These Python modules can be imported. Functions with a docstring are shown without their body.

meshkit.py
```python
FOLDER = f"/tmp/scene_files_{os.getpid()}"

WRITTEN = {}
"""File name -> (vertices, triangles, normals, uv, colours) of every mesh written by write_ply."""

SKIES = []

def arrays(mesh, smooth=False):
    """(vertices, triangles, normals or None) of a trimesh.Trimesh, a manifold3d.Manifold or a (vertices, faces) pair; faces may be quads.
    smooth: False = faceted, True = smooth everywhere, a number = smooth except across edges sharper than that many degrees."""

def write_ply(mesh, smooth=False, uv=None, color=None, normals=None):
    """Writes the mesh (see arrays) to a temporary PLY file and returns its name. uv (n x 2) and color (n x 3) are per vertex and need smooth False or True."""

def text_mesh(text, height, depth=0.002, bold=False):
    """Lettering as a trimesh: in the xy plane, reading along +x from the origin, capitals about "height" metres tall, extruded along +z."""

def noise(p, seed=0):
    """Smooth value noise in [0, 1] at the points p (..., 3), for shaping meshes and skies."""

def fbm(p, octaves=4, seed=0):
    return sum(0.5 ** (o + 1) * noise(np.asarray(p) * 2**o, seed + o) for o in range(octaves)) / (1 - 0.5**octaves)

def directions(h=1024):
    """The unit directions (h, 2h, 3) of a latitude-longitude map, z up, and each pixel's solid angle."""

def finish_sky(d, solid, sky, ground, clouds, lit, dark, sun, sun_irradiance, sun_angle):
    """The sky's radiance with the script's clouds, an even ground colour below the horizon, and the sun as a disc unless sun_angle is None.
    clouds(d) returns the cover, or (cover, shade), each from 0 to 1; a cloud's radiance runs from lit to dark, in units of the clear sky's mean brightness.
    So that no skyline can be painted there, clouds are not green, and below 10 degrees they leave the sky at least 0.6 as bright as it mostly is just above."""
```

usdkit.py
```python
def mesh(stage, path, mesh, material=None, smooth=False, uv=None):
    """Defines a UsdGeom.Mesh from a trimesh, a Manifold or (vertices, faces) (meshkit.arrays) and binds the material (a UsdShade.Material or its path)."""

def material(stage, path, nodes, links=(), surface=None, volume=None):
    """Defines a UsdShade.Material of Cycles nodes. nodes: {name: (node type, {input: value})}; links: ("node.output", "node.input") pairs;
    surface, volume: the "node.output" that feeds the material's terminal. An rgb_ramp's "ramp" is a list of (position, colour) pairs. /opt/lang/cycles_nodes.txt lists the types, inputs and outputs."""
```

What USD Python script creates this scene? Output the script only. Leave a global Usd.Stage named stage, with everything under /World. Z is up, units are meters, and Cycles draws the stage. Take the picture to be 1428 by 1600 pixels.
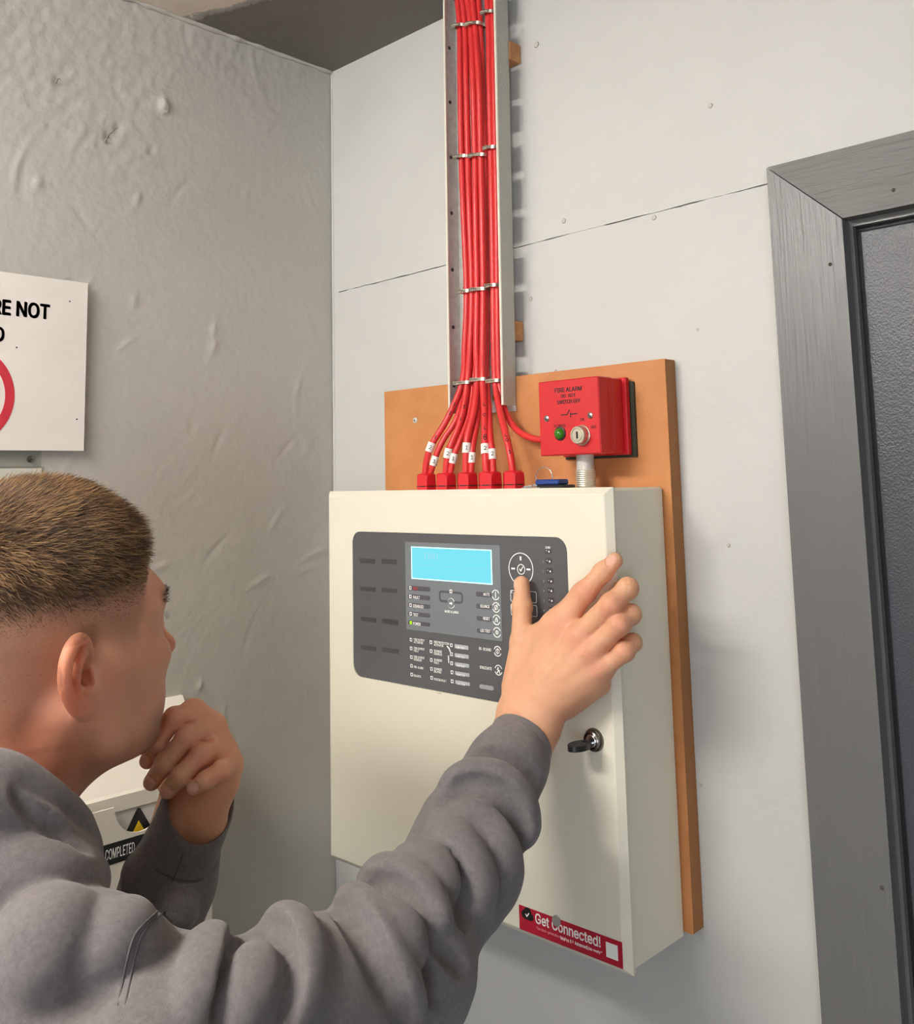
"""Someone in a grey hoodie works at a wall-mounted fire alarm panel: the whole place built from code."""
import math
import numpy as np
import trimesh
import manifold3d as m3
import meshkit
import usdkit
from scipy.spatial import cKDTree
from shapely.geometry import Polygon, Point, box as sbox, LineString
from shapely import affinity
from pxr import Gf, Sdf, Usd, UsdGeom, UsdLux, UsdShade, Vt

stage = Usd.Stage.CreateInMemory()
UsdGeom.SetStageUpAxis(stage, "Z")
UsdGeom.SetStageMetersPerUnit(stage, 1.0)
UsdGeom.Xform.Define(stage, "/World")
UsdGeom.Scope.Define(stage, "/World/Looks")

# ---------------------------------------------------------------- camera
def cam_axes(yaw, pitch, roll):
    fw = np.array([-math.sin(yaw) * math.cos(pitch), math.cos(yaw) * math.cos(pitch), math.sin(pitch)])
    rt = np.cross(fw, [0, 0, 1]); rt /= np.linalg.norm(rt); up = np.cross(rt, fw)
    c, s = math.cos(roll), math.sin(roll)
    return np.array([c * rt + s * up, -s * rt + c * up, fw])
CAM_R = cam_axes(0.764283, 0.125944, -0.022809)
CAM_P = np.array([0.0, -0.93, 1.72])
CAM_F, CAM_CY, IMG_W = 1520.86, 560.0, 1428.0
cam = UsdGeom.Camera.Define(stage, "/World/camera")
cam.CreateHorizontalApertureAttr(36.0)
cam.CreateVerticalApertureAttr(36.0 * 1600 / 1428)
cam.CreateFocalLengthAttr(36.0 * CAM_F / IMG_W)
cam.CreateVerticalApertureOffsetAttr(-(800 - CAM_CY) * 36.0 / IMG_W)
cam.CreateClippingRangeAttr(Gf.Vec2f(0.03, 100.0))
EXPOSURE = 0.0
cam.CreateExposureAttr(EXPOSURE)
cam.AddTransformOp().Set(Gf.Matrix4d(*[list(CAM_R[0]) + [0], list(CAM_R[1]) + [0], list(-CAM_R[2]) + [0], list(CAM_P) + [1]]))

def ray(px, py):
    return np.array([(px - 714) / CAM_F, -(py - CAM_CY) / CAM_F, 1.0]) @ CAM_R
def hit(px, py, axis, val):
    """The point of the plane axis = val that the photograph shows at px, py: used to measure where a thing stands."""
    d = ray(px, py)
    return CAM_P + (val - CAM_P[axis]) / d[axis] * d
def at(px, py, depth):
    return CAM_P + depth * ray(px, py)

# ---------------------------------------------------------------- light
def rect_light(name, pos, look, w, h, watts, color):
    l = UsdLux.RectLight.Define(stage, "/World/" + name)
    l.CreateWidthAttr(w); l.CreateHeightAttr(h); l.CreateIntensityAttr(watts); l.CreateColorAttr(Gf.Vec3f(*color))
    z = -np.array(look, float); z /= np.linalg.norm(z)
    x = np.cross([0, 1, 0] if abs(z[2]) > .9 else [0, 0, 1], z); x /= np.linalg.norm(x); y = np.cross(z, x)
    l.AddTransformOp().Set(Gf.Matrix4d(*[list(x) + [0], list(y) + [0], list(z) + [0], list(pos) + [1]]))
    return l
LAMP, LAMP2 = 74.0, 8.5        # how brightly the two ceiling lamps glow (built with the room)
rect_light("window_daylight", (1.75, -3.4, 1.25), (-.55, 1, 0), 1.3, 1.3, 9.5, (0.74, 0.84, 1.0))
dome = UsdLux.DomeLight.Define(stage, "/World/sky")
dome.CreateIntensityAttr(0.35); dome.CreateColorAttr(Gf.Vec3f(0.85, 0.92, 1.0))

# ---------------------------------------------------------------- helpers
USED = {}
def numbered(parent, name):
    k = (parent, name); n = USED.get(k, 0); USED[k] = n + 1
    return name if n == 0 else f"{name}_{n:03d}"
def data(p, **kw):
    for k, v in kw.items():
        if v: p.SetCustomDataByKey(k, v)
def path_of(parent):
    return "/World" if parent is None else str(parent.GetPath())
def obj(name, mesh, m, parent=None, smooth=False, label=None, cat=None, group=None, kind=None):
    pp = path_of(parent)
    p = usdkit.mesh(stage, pp + "/" + numbered(pp, name), mesh, m, smooth).GetPrim()
    data(p, label=label, category=cat, group=group, kind=kind)
    return p
def thing(name, label, cat, group=None, kind=None, loc=(0, 0, 0)):
    x = UsdGeom.Xform.Define(stage, "/World/" + numbered("/World", name))
    data(x.GetPrim(), label=label, category=cat, group=group, kind=kind)
    return x.GetPrim()
def cat(*ms):
    return trimesh.util.concatenate([m for m in ms if m is not None])
def bx(x0, x1, y0, y1, z0, z1):
    m = trimesh.creation.box([abs(x1 - x0), abs(y1 - y0), abs(z1 - z0)])
    m.apply_translation([(x0 + x1) / 2, (y0 + y1) / 2, (z0 + z1) / 2])
    return m
def to_tm(man):
    a = man.to_mesh()
    return trimesh.Trimesh(np.array(a.vert_properties[:, :3]), np.array(a.tri_verts), process=False)
def rbx(x0, x1, y0, y1, z0, z1, r=0.001):
    """A box with small chamfers on every edge."""
    x0, x1 = sorted((x0, x1)); y0, y1 = sorted((y0, y1)); z0, z1 = sorted((z0, z1))
    r = min(r, (x1 - x0) * .45, (y1 - y0) * .45, (z1 - z0) * .45)
    P = []
    for a in (0, 1, 2):
        i = [r, r, r]; i[a] = 0
        for x in (x0 + i[0], x1 - i[0]):
            for y in (y0 + i[1], y1 - i[1]):
                for z in (z0 + i[2], z1 - i[2]):
                    P.append((x, y, z))
    return to_tm(m3.Manifold.hull_points(P))
def frame(d):
    d = np.asarray(d, float); d = d / np.linalg.norm(d)
    a = np.array([0, 0, 1.0]) if abs(d[2]) < .9 else np.array([1.0, 0, 0])
    u = np.cross(a, d); u /= np.linalg.norm(u)
    return u, np.cross(d, u), d
def tube(P, r, n=10, caps=True):
    P = np.asarray(P, float); r = np.broadcast_to(r, len(P))
    T = np.gradient(P, axis=0); T /= np.linalg.norm(T, axis=1)[:, None]
    u, _, _ = frame(T[0]); V = []
    a = np.arange(n) / n * 2 * np.pi
    for p, t, rr in zip(P, T, r):
        u = u - t * (u @ t); u /= np.linalg.norm(u); w = np.cross(t, u)
        V.append(p + rr * (np.cos(a)[:, None] * u + np.sin(a)[:, None] * w))
    V = np.vstack(V); F = []
    for i in range(len(P) - 1):
        for j in range(n):
            k = (j + 1) % n
            F += [(i * n + j, i * n + k, (i + 1) * n + k), (i * n + j, (i + 1) * n + k, (i + 1) * n + j)]
    if caps:
        c0, c1 = len(V), len(V) + 1
        V = np.vstack([V, P[0], P[-1]]); b = (len(P) - 1) * n
        for j in range(n):
            k = (j + 1) % n
            F += [(c0, k, j), (c1, b + j, b + k)]
    return trimesh.Trimesh(V, F, process=False)
def spline(P, n=30):
    """Catmull-Rom through the points."""
    P = np.asarray(P, float); P = np.vstack([2 * P[0] - P[1], P, 2 * P[-1] - P[-2]]); out = []
    for i in range(1, len(P) - 2):
        t = np.linspace(0, 1, n, endpoint=False)[:, None]
        a, b, c, d = P[i - 1:i + 3]
        out.append(.5 * (2 * b + (c - a) * t + (2 * a - 5 * b + 4 * c - d) * t ** 2 + (3 * b - a - 3 * c + d) * t ** 3))
    return np.vstack(out + [P[-2][None]])
def lathe(profile, pos, axis=(0, 0, 1), n=32):
    """profile: (radius, height) pairs from bottom to top."""
    m = trimesh.creation.revolve(np.array(profile, float), sections=n)
    u, w, d = frame(axis)
    T = np.eye(4); T[:3, 0], T[:3, 1], T[:3, 2], T[:3, 3] = u, w, d, pos
    m.apply_transform(T)
    return m
def extr(poly, h):
    polys = getattr(poly, "geoms", [poly])
    return cat(*[trimesh.creation.extrude_polygon(g, h, engine="earcut") for g in polys])
def wall_T(kind, o):
    """Local drawing axes (x right, y up, z out of the surface) on a surface that faces -y ('back') or +x ('left')."""
    T = np.eye(4)
    if kind == "back":
        T[:3, 0], T[:3, 1], T[:3, 2] = (1, 0, 0), (0, 0, 1), (0, -1, 0)
    elif kind == "left":
        T[:3, 0], T[:3, 1], T[:3, 2] = (0, 1, 0), (0, 0, 1), (1, 0, 0)
    T[:3, 3] = o
    return T
def place(m, T):
    m = m.copy(); m.apply_transform(T); return m
def text(s, h, o, kind="back", depth=0.0003, bold=False, anchor="l", sx=1.0, rot=0.0):
    m = meshkit.text_mesh(s, h, depth, bold)
    w = m.bounds[1][0] - m.bounds[0][0]
    m.apply_translation([-m.bounds[0][0] - {"l": 0, "c": w / 2, "r": w}[anchor], 0, 0])
    S = np.diag([sx, 1, 1, 1.0]); m.apply_transform(S)
    if rot: m.apply_transform(trimesh.transformations.rotation_matrix(rot, [0, 0, 1]))
    return place(m, wall_T(kind, o))
def rrect(w, h, r, n=6):
    return sbox(-w / 2 + r, -h / 2 + r, w / 2 - r, h / 2 - r).buffer(r, quad_segs=n)
def flat(poly, o, kind="back", depth=0.0003):
    return place(extr(poly, depth), wall_T(kind, o))
def ring(ro, ri, n=24):
    return Point(0, 0).buffer(ro, quad_segs=n).difference(Point(0, 0).buffer(ri, quad_segs=n))
# ---------------------------------------------------------------- materials
def mat(name, color, rough=.5, metal=0.0, bump=None, noise=None, spec=.5, extra=None, coord="position"):
    """bump: (scale, distance, detail); noise: (scale, second colour, low, high): natural variation of the colour itself."""
    N = {"p": ("principled_bsdf", {"base_color": color, "roughness": rough, "metallic": metal, "specular_ior_level": spec, **(extra or {})}), "g": ("geometry", {})}
    L = []
    if noise:
        s, c2, lo, hi = noise[:4]
        N["n"] = ("noise_texture", {"scale": s, "detail": 5.0, "roughness": .6})
        N["r"] = ("rgb_ramp", {"ramp": [(0, color), (lo, color), (hi, c2), (1, c2)]})
        L += [("g.position", "n.vector"), ("n.fac", "r.fac"), ("r.color", "p.base_color")]
    if bump:
        N["bn"] = ("noise_texture", {"scale": bump[0], "detail": bump[2] if len(bump) > 2 else 3.0})
        N["b"] = ("bump", {"distance": bump[1], "strength": 1.0})
        L += [("g.position", "bn.vector"), ("bn.fac", "b.height"), ("b.normal", "p.normal")]
    return usdkit.material(stage, "/World/Looks/" + name, N, L, surface="p.BSDF")
def emit(name, color, strength):
    return usdkit.material(stage, "/World/Looks/" + name, {"e": ("emission", {"color": color, "strength": strength})}, [], surface="e.emission")
def srgb(r, g, b):
    c = np.array([r, g, b]) / 255.0
    return tuple(np.where(c <= .04045, c / 12.92, ((c + .055) / 1.055) ** 2.4))
# ================================================================ the room
WX = -1.1535          # face of the left wall
CZ = 2.366            # ceiling
M_wall = mat("wall_paint", srgb(199, 198, 193), .55, bump=(60, .0006, 4), noise=(3, srgb(193, 192, 187), .4, .7))
M_ceil_paint = usdkit.material(stage, "/World/Looks/patched_ceiling", {
    "g": ("geometry", {}), "sx": ("separate_xyz", {}), "n": ("noise_texture", {"scale": 7.0, "detail": 6.0, "roughness": .6}), "nf": ("noise_texture", {"scale": 60.0, "detail": 5.0, "roughness": .7}),
    "a": ("math", {"math_type": "multiply_add", "value2": .30, "value3": .099}), "b": ("math", {"math_type": "subtract"}),      # how far past the edge of the pale coat
    "c": ("math", {"math_type": "multiply_add", "value2": .07, "value3": -.035}), "d": ("math", {"math_type": "add"}),
    "c2": ("math", {"math_type": "multiply_add", "value2": .03, "value3": -.015}), "d2": ("math", {"math_type": "add"}), "mr": ("map_range", {"from_min": -.2, "from_max": .2, "clamp": True}),
    "r": ("rgb_ramp", {"ramp": [(0, srgb(112, 105, 101)), (.485, srgb(108, 102, 98)), (.495, srgb(150, 146, 138)), (.515, srgb(158, 152, 142)), (.525, srgb(216, 203, 188)), (1, srgb(220, 208, 194))]}),
    "n2": ("noise_texture", {"scale": 14.0, "detail": 6.0}), "bp": ("bump", {"distance": .004}), "p": ("principled_bsdf", {"roughness": .6})},
    [("g.position", "sx.vector"), ("g.position", "n.vector"), ("g.position", "nf.vector"), ("sx.x", "a.value1"), ("a.value", "b.value1"), ("sx.y", "b.value2"), ("n.fac", "c.value1"), ("b.value", "d.value1"), ("c.value", "d.value2"),
     ("nf.fac", "c2.value1"), ("d.value", "d2.value1"), ("c2.value", "d2.value2"), ("d2.value", "mr.value"), ("mr.result", "r.fac"), ("r.color", "p.base_color"),
     ("g.position", "n2.vector"), ("n2.fac", "bp.height"), ("bp.normal", "p.normal")], surface="p.BSDF")
M_plaster = mat("rough_plaster_paint", srgb(187, 184, 175), .6, bump=(110, .0008, 6), noise=(2.2, srgb(179, 176, 167), .35, .7))
M_room = mat("far_wall_paint", srgb(205, 202, 196), .7)
M_floor = mat("grey_floor", srgb(150, 146, 140), .6, noise=(6, srgb(138, 134, 128), .4, .6))
M_arch = usdkit.material(stage, "/World/Looks/brushed_grey_gloss", {
    "g": ("geometry", {}), "mp": ("mapping", {"scale": (240, 240, 9)}), "n": ("noise_texture", {"scale": 1.0, "detail": 3.0}),
    "b": ("bump", {"distance": .0008, "strength": 1.0}), "p": ("principled_bsdf", {"base_color": srgb(101, 101, 100), "roughness": .40, "specular_ior_level": .55})},
    [("g.position", "mp.vector"), ("mp.vector", "n.vector"), ("n.fac", "b.height"), ("b.normal", "p.normal")], surface="p.BSDF")
M_arch_h = usdkit.material(stage, "/World/Looks/brushed_grey_gloss_head", {
    "g": ("geometry", {}), "mp": ("mapping", {"scale": (9, 240, 240)}), "n": ("noise_texture", {"scale": 1.0, "detail": 3.0}),
    "b": ("bump", {"distance": .0014, "strength": 1.0}), "p": ("principled_bsdf", {"base_color": srgb(97, 96, 93), "roughness": .5, "specular_ior_level": .55})},
    [("g.position", "mp.vector"), ("mp.vector", "n.vector"), ("n.fac", "b.height"), ("b.normal", "p.normal")], surface="p.BSDF")
M_door = mat("dark_door_gloss", srgb(66, 69, 75), .34, bump=(520, .0005, 3))
M_jamb = mat("dark_jamb_gloss", srgb(112, 111, 108), .4, bump=(120, .0005))
M_seal = mat("black_seal", srgb(22, 22, 23), .6)
M_crack = mat("crack_shade", srgb(70, 66, 60), .9)
M_filler = mat("filler_spot", srgb(188, 183, 172), .8)
M_white_flake = mat("plaster_flake", srgb(205, 200, 186), .75, bump=(150, .001))

DX0, DX1, DZ = -0.3655, 0.49, 1.964      # door opening
rng = np.random.default_rng(4)
# back wall: plasterboard panels that meet in a hairline joint
wb = UsdGeom.Xform.Define(stage, "/World/wall_back").GetPrim(); data(wb, kind="structure")
def joint(x0, x1, seed):
    xs = np.linspace(x0, x1, int((x1 - x0) / .006) + 2)
    q = np.stack([xs * 55, np.full_like(xs, seed), np.zeros_like(xs)], 1)
    base = 2.0112 + (xs + 1.13) * .0105
    return xs, base + (meshkit.fbm(q, 4, seed) - .5) * .0016, base - .0011 + (meshkit.fbm(q, 4, seed + 9) - .5) * .0022
def panel(poly, depth=.0125):
    m = extr(poly, depth); return place(m, wall_T("back", (0, depth, 0)))
xs, up, lo = joint(WX + .016, 2.2, 3)
upper = Polygon([(WX, CZ), (2.2, CZ)] + list(zip(xs[::-1], up[::-1])) + [(WX + .0155, 2.0112), (WX, 2.0112)])
lowerp = Polygon([(WX, 0), (DX0, 0), (DX0, DZ), (DX1, DZ), (DX1, 0), (2.2, 0)] + list(zip(xs[::-1], lo[::-1])) + [(WX + .0155, 2.0112), (WX, 2.0112)])
obj("panel", panel(upper), M_wall, wb); obj("panel", panel(lowerp), M_wall, wb)
obj("backing", cat(bx(WX, DX0, .0125, .1, 0, CZ), bx(DX1, 2.2, .0125, .1, 0, CZ), bx(DX0, DX1, .0125, .1, DZ, CZ)), M_crack, wb)
obj("corner_bead", cat(bx(WX, WX + .0045, -.0007, .001, 0, CZ)), M_wall, wb)
for px, py, r in ((838, 70, .004), (881, 345, .0032), (1022, 340, .003), (1090, 515, .0018), (829, 467, .003), (1110, 165, .0028), (1138, 852, .0022), (1094, 1226, .002), (868, 580, .0022)):
    h = hit(px, py, 1, 0)
    obj("screw_dimple", lathe([(0, 0), (r, 0), (r * .8, .0007), (r * .55, .0002), (0, .0001)], (h[0], -.0001, h[2]), (0, -1, 0), 14), M_filler, wb, True)

# left wall: hand-trowelled plaster, a fine relief of bumps, trowel edges and chips
def left_wall():
    y0, y1, z0, z1, s = -1.3, 0.0, .95, CZ, .004
    ys, zs = np.arange(y0, y1 + s / 2, s), np.linspace(z0, z1, int((z1 - z0) / s))
    Y, Z = np.meshgrid(ys, zs, indexing="ij")
    P = np.stack([Y, Z, np.zeros_like(Y)], -1)
    d = (meshkit.fbm(P * 4, 2, 1) - .5) * .003
    # rough coat towards the upper left, smooth patches below with a lipped edge
    rough = meshkit.fbm(P * 4.0, 3, 5) + (Z - 2.12) * 1.5 - (Y + .35) * .8
    k = np.clip((rough - .52) / .05, 0, 1)
    q = P * np.array([110, 80, 1]); d += k * ((meshkit.fbm(q * 1.3, 3, 7) - .5) * .0024 + .0007)
    d += (meshkit.fbm(P * np.array([120, 70, 1]), 2, 11) - .5) * .0005
    for i in range(46):        # short trowel ridges and scratches
        cy, cz = rng.uniform(-.75, -.02), rng.uniform(1.2, 2.34)
        a = rng.normal(math.pi / 2 - .35, .5); L = rng.uniform(.008, .03)
        u = (Y - cy) * math.cos(a) + (Z - cz) * math.sin(a); v = -(Y - cy) * math.sin(a) + (Z - cz) * math.cos(a) + 4 * u * u
        d += np.exp(-(u / L) ** 2 - (v / .0035) ** 2) * rng.choice([-.0012, .0016])
    for px, py, w, hgt in ((255, 165, .006, .008), (236, 237, .003, -.004), (170, 213, .005, -.004), (182, 203, .004, -.0035), (90, 128, .004, -.003), (60, 285, .004, .003), (335, 540, .0045, .003), (335, 515, .004, .003), (215, 310, .004, .003), (210, 470, .005, .002), (312, 1072, .003, .003)):
        h = hit(px, py, 0, WX)
        d += np.exp(-((Y - h[1]) ** 2 + ((Z - h[2]) * .6) ** 2) / w ** 2) * hgt
    d = d * np.clip((-Y) / .02, 0, 1)
    V = np.stack([WX + d - .001, Y, Z], -1).reshape(-1, 3)
    n, m = len(ys), len(zs); I = (np.arange(n - 1)[:, None] * m + np.arange(m - 1)).ravel()
    F = np.concatenate([np.stack([I, I + m, I + m + 1], 1), np.stack([I, I + m + 1, I + 1], 1)])
    return trimesh.Trimesh(V, F, process=False)
wl = UsdGeom.Xform.Define(stage, "/World/wall_left").GetPrim(); data(wl, kind="structure")
obj("plaster", left_wall(), M_plaster, wl, True)
obj("masonry", cat(bx(WX - .1, WX - .012, -3.6, .1, 0, CZ), bx(WX - .012, WX - .001, -3.6, -1.3, 0, CZ), bx(WX - .012, WX - .001, -1.3, 0, 0, .95)), M_plaster, wl)
h = hit(256, 166, 0, WX)
flake = trimesh.creation.icosphere(2, 1.0); fv = flake.vertices
flake.vertices = h + fv * np.array([.006, .0065, .012]) * (.6 + .8 * meshkit.fbm(fv * 2.2 + 5, 3, 2))[:, None]
obj("plaster_lump", flake, M_white_flake, wl, True)
M_chip = mat("chip_shade", srgb(132, 126, 114), .9)
for px, py, L in ((176, 208, .016), (168, 219, .007), (91, 127, .006)):
    h = hit(px, py, 0, WX + .001)
    P = spline([h + np.array([0, -L * .4, -L * .5]), h + np.array([0, -.001, .002]), h + np.array([0, L * .45, L * .6])], 5)
    obj("chipped_edge", tube(P + rng.normal(0, .0005, P.shape), np.linspace(.0012, .0003, len(P)), 6), M_chip, wl, True)
obj("ceiling", cat(bx(WX - .1, 2.3, -3.6, .1, CZ, CZ + .08)), M_ceil_paint, None, kind="structure")
# the ragged plaster fillet where ceiling and walls meet
t = np.linspace(-1.2, 0, 200); q = np.stack([t * 30, t * 0, t * 0], 1)
P = np.stack([np.full_like(t, WX + .001), t, CZ + .001 + (meshkit.fbm(q, 4, 21) - .5) * .006], 1)
obj("trim_1", tube(P, .0035 + .005 * (meshkit.fbm(q * 1.7, 4, 23) - .3), 8), M_plaster, None, True, kind="structure")
obj("floor", bx(WX - .1, 2.3, -3.6, .1, -.08, 0), M_floor, None, kind="structure")
obj("wall_right", bx(2.2, 2.3, -3.6, .1, 0, CZ), M_room, None, kind="structure")
obj("wall_rear", bx(WX - .1, 2.3, -3.7, -3.6, 0, CZ), M_room, None, kind="structure")

# the door on the right: painted architrave with mitred head, jamb, seal and leaf
dr = UsdGeom.Xform.Define(stage, "/World/door_1").GetPrim(); data(dr, kind="structure", label="dark grey painted door in a lighter grey wooden frame")
aw = .0725; ax = -.4325; ai = ax + aw; az = 2.0295; aiz = az - .068
def arch(poly): return place(extr(poly, .018), wall_T("back", (0, 0, 0)))
obj("architrave", arch(Polygon([(ax, 0), (ai, 0), (ai - .0004, aiz - .0006), (ax - .0004, az - .0004)])), M_arch, dr)
obj("architrave", arch(Polygon([(ax + .0004, az), (ai + .0004, aiz), (DX1 - .0, aiz), (DX1 + .07, az)])), M_arch_h, dr)
obj("architrave", arch(Polygon([(DX1, 0), (DX1 + aw, 0), (DX1 + aw, az), (DX1, aiz)])), M_arch, dr)
obj("jamb", cat(bx(DX0 - .0005, DX0 + .0085, -.002, .1, 0, DZ - .0085), bx(DX1 - .0085, DX1, -.002, .1, 0, DZ - .0085), bx(DX0, DX1, -.002, .1, DZ - .0085, DZ)), M_jamb, dr)
obj("seal", cat(bx(DX0 + .0085, DX0 + .0125, .006, .02, 0, DZ - .012), bx(DX0 + .0085, DX1 - .0085, .006, .02, DZ - .0125, DZ - .0085)), M_seal, dr)
obj("leaf", rbx(DX0 + .0128, DX1 - .0128, .003, .046, .006, DZ - .0132, .0015), M_door, dr)
for px, py in ((1297, 413), (1396, 297), (1378, 1387)):
    hh = hit(px, py, 1, -.018)
    obj("nail_hole", lathe([(0, .0006), (.0012, .0004), (.002, 0)], (hh[0], -.0180, hh[2]), (0, -1, 0), 10), M_crack, dr, True)
hx = .42
obj("handle", cat(lathe([(0, 0), (.026, 0), (.026, .006), (.01, .008), (.009, .04), (0, .04)], (hx, .003, 1.02), (0, -1, 0), 20), tube([(hx, -.035, 1.02), (hx - .06, -.036, 1.02), (hx - .115, -.034, 1.02)], .009, 12)), mat("satin_handle", srgb(170, 170, 168), .3, 1.0), dr, 40)
# the lamps that light the corner
M_lampbody = mat("lamp_body", srgb(235, 235, 232), .4)
for nm, cx, cy, w, d, hh, e in (("near", -.80, -1.33, .62, .10, .07, LAMP), ("far", -.1, -2.6, 1.2, .3, .05, LAMP2)):
    cl = thing("ceiling_lamp", f"{'slim' if nm == 'near' else 'wide'} white ceiling lamp {'behind the person' if nm == 'near' else 'in the middle of the room'}", "lamp")
    obj("housing", bx(cx - w / 2 - .015, cx + w / 2 + .015, cy - d / 2 - .015, cy + d / 2 + .015, CZ - .012, CZ), M_lampbody, cl)
    obj("diffuser", rbx(cx - w / 2, cx + w / 2, cy - d / 2, cy + d / 2, CZ - .012 - hh, CZ - .012, .004), emit("lamp_glow_" + nm, (1.0, .955, .90), e), cl)
# ================================================================ the fire alarm panel
M_cab = mat("cream_powder_coat", srgb(226, 221, 202), .42, bump=(900, .00012, 2))
M_cabgap = mat("cabinet_gasket", srgb(60, 60, 58), .8)
M_key_dark = mat("keypad_film", srgb(84, 84, 86), .42, bump=(1200, .00005))
M_key_mid = mat("keypad_film_light", srgb(116, 121, 124), .42)
M_pill = mat("keypad_pill", srgb(82, 80, 86), .4)
M_blankwin = mat("keypad_blank_window", srgb(66, 63, 64), .35)
M_print = mat("white_print", srgb(238, 238, 232), .6)
M_printg = mat("grey_print", srgb(175, 178, 180), .5)
M_red_print = mat("red_print", srgb(196, 48, 58), .5)
M_black = mat("black_plastic", srgb(26, 26, 27), .38)
M_ink = mat("black_ink", srgb(24, 22, 22), .6)
M_lcd = emit("lcd_blue", srgb(128, 232, 248), 1.0)
M_lcd_edge = emit("lcd_edge", srgb(222, 255, 255), 1.15)
M_lcd_ink = emit("lcd_ghost", srgb(168, 228, 240), 1.0)
M_led_on = emit("green_led", srgb(190, 240, 60), 1.0)
M_chrome = mat("chrome", srgb(205, 205, 205), .2, 1.0)
M_darkchrome = mat("dark_chrome", srgb(120, 116, 112), .22, 1.0)
M_mdf = mat("mdf_face", srgb(196, 133, 80), .62, bump=(420, .0004, 3), noise=(30, srgb(186, 122, 70), .35, .7))
M_mdf_edge = mat("mdf_edge", srgb(160, 108, 62), .75, bump=(300, .0005, 3))
M_steel = mat("zinc_steel", srgb(204, 203, 194), .45, .1, bump=(90, .0003, 2), noise=(140, srgb(190, 189, 181), .4, .6))
M_steel_h = mat("hammered_zinc", srgb(178, 176, 165), .5, .1, bump=(220, .0014, 2))
M_red_cable = mat("red_cable_sheath", srgb(214, 50, 50), .38, bump=(500, .0001))
M_red = mat("red_enclosure", srgb(198, 26, 34), .4, bump=(900, .00008))
M_red_gland = mat("red_gland", srgb(208, 30, 40), .33)
M_sleeve = mat("white_sleeve", srgb(236, 234, 226), .5)

# backboard
BB = thing("backboard", "orange-brown fibreboard backing board behind the cream alarm cabinet", "board")
obj("face", rbx(-1.0144, -.5605, -.021, -.0203, 1.2625, 1.847, .0004), M_mdf, BB)
obj("core", rbx(-1.0142, -.5607, -.0203, 0, 1.2627, 1.8468, .0008), M_mdf_edge, BB)
def cross_screw(name, c, axis, r, parent, m):
    d = np.array(axis, float)
    b = lathe([(0, 0), (r, 0), (r * .92, r * .25), (r * .5, r * .48), (0, r * .52)], c, axis, 18)
    s = obj(name, b, m, parent, 40)
    u, w, _ = frame(axis)
    c2 = np.array(c) + d * r * .5
    x = cat(*[tube([c2 - v * r * .5, c2 + v * r * .5], r * .1, 4) for v in (u, w)])
    obj("slot", x, M_ink, s if False else parent)
h = hit(649, 657, 1, -.021)
cross_screw("screw", (h[0], -.021, h[2]), (0, -1, 0), .0042, BB, M_steel)

# cabinet
AP = thing("fire_alarm_panel", "large cream steel fire alarm control cabinet with grey keypad and lit blue screen", "alarm panel")
X0, X1, Z0, Z1, YF = -1.0152, -.5672, 1.2562, 1.7112, -.125
obj("body", rbx(X0 + .003, X1 - .0032, -.112, -.0213, Z0 + .0012, Z1 - .0015, .0025), M_cab, AP)
obj("gasket", bx(X0 + .006, X1 - .006, -.1135, -.112, Z0 + .004, Z1 - .004), M_cabgap, AP)
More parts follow.
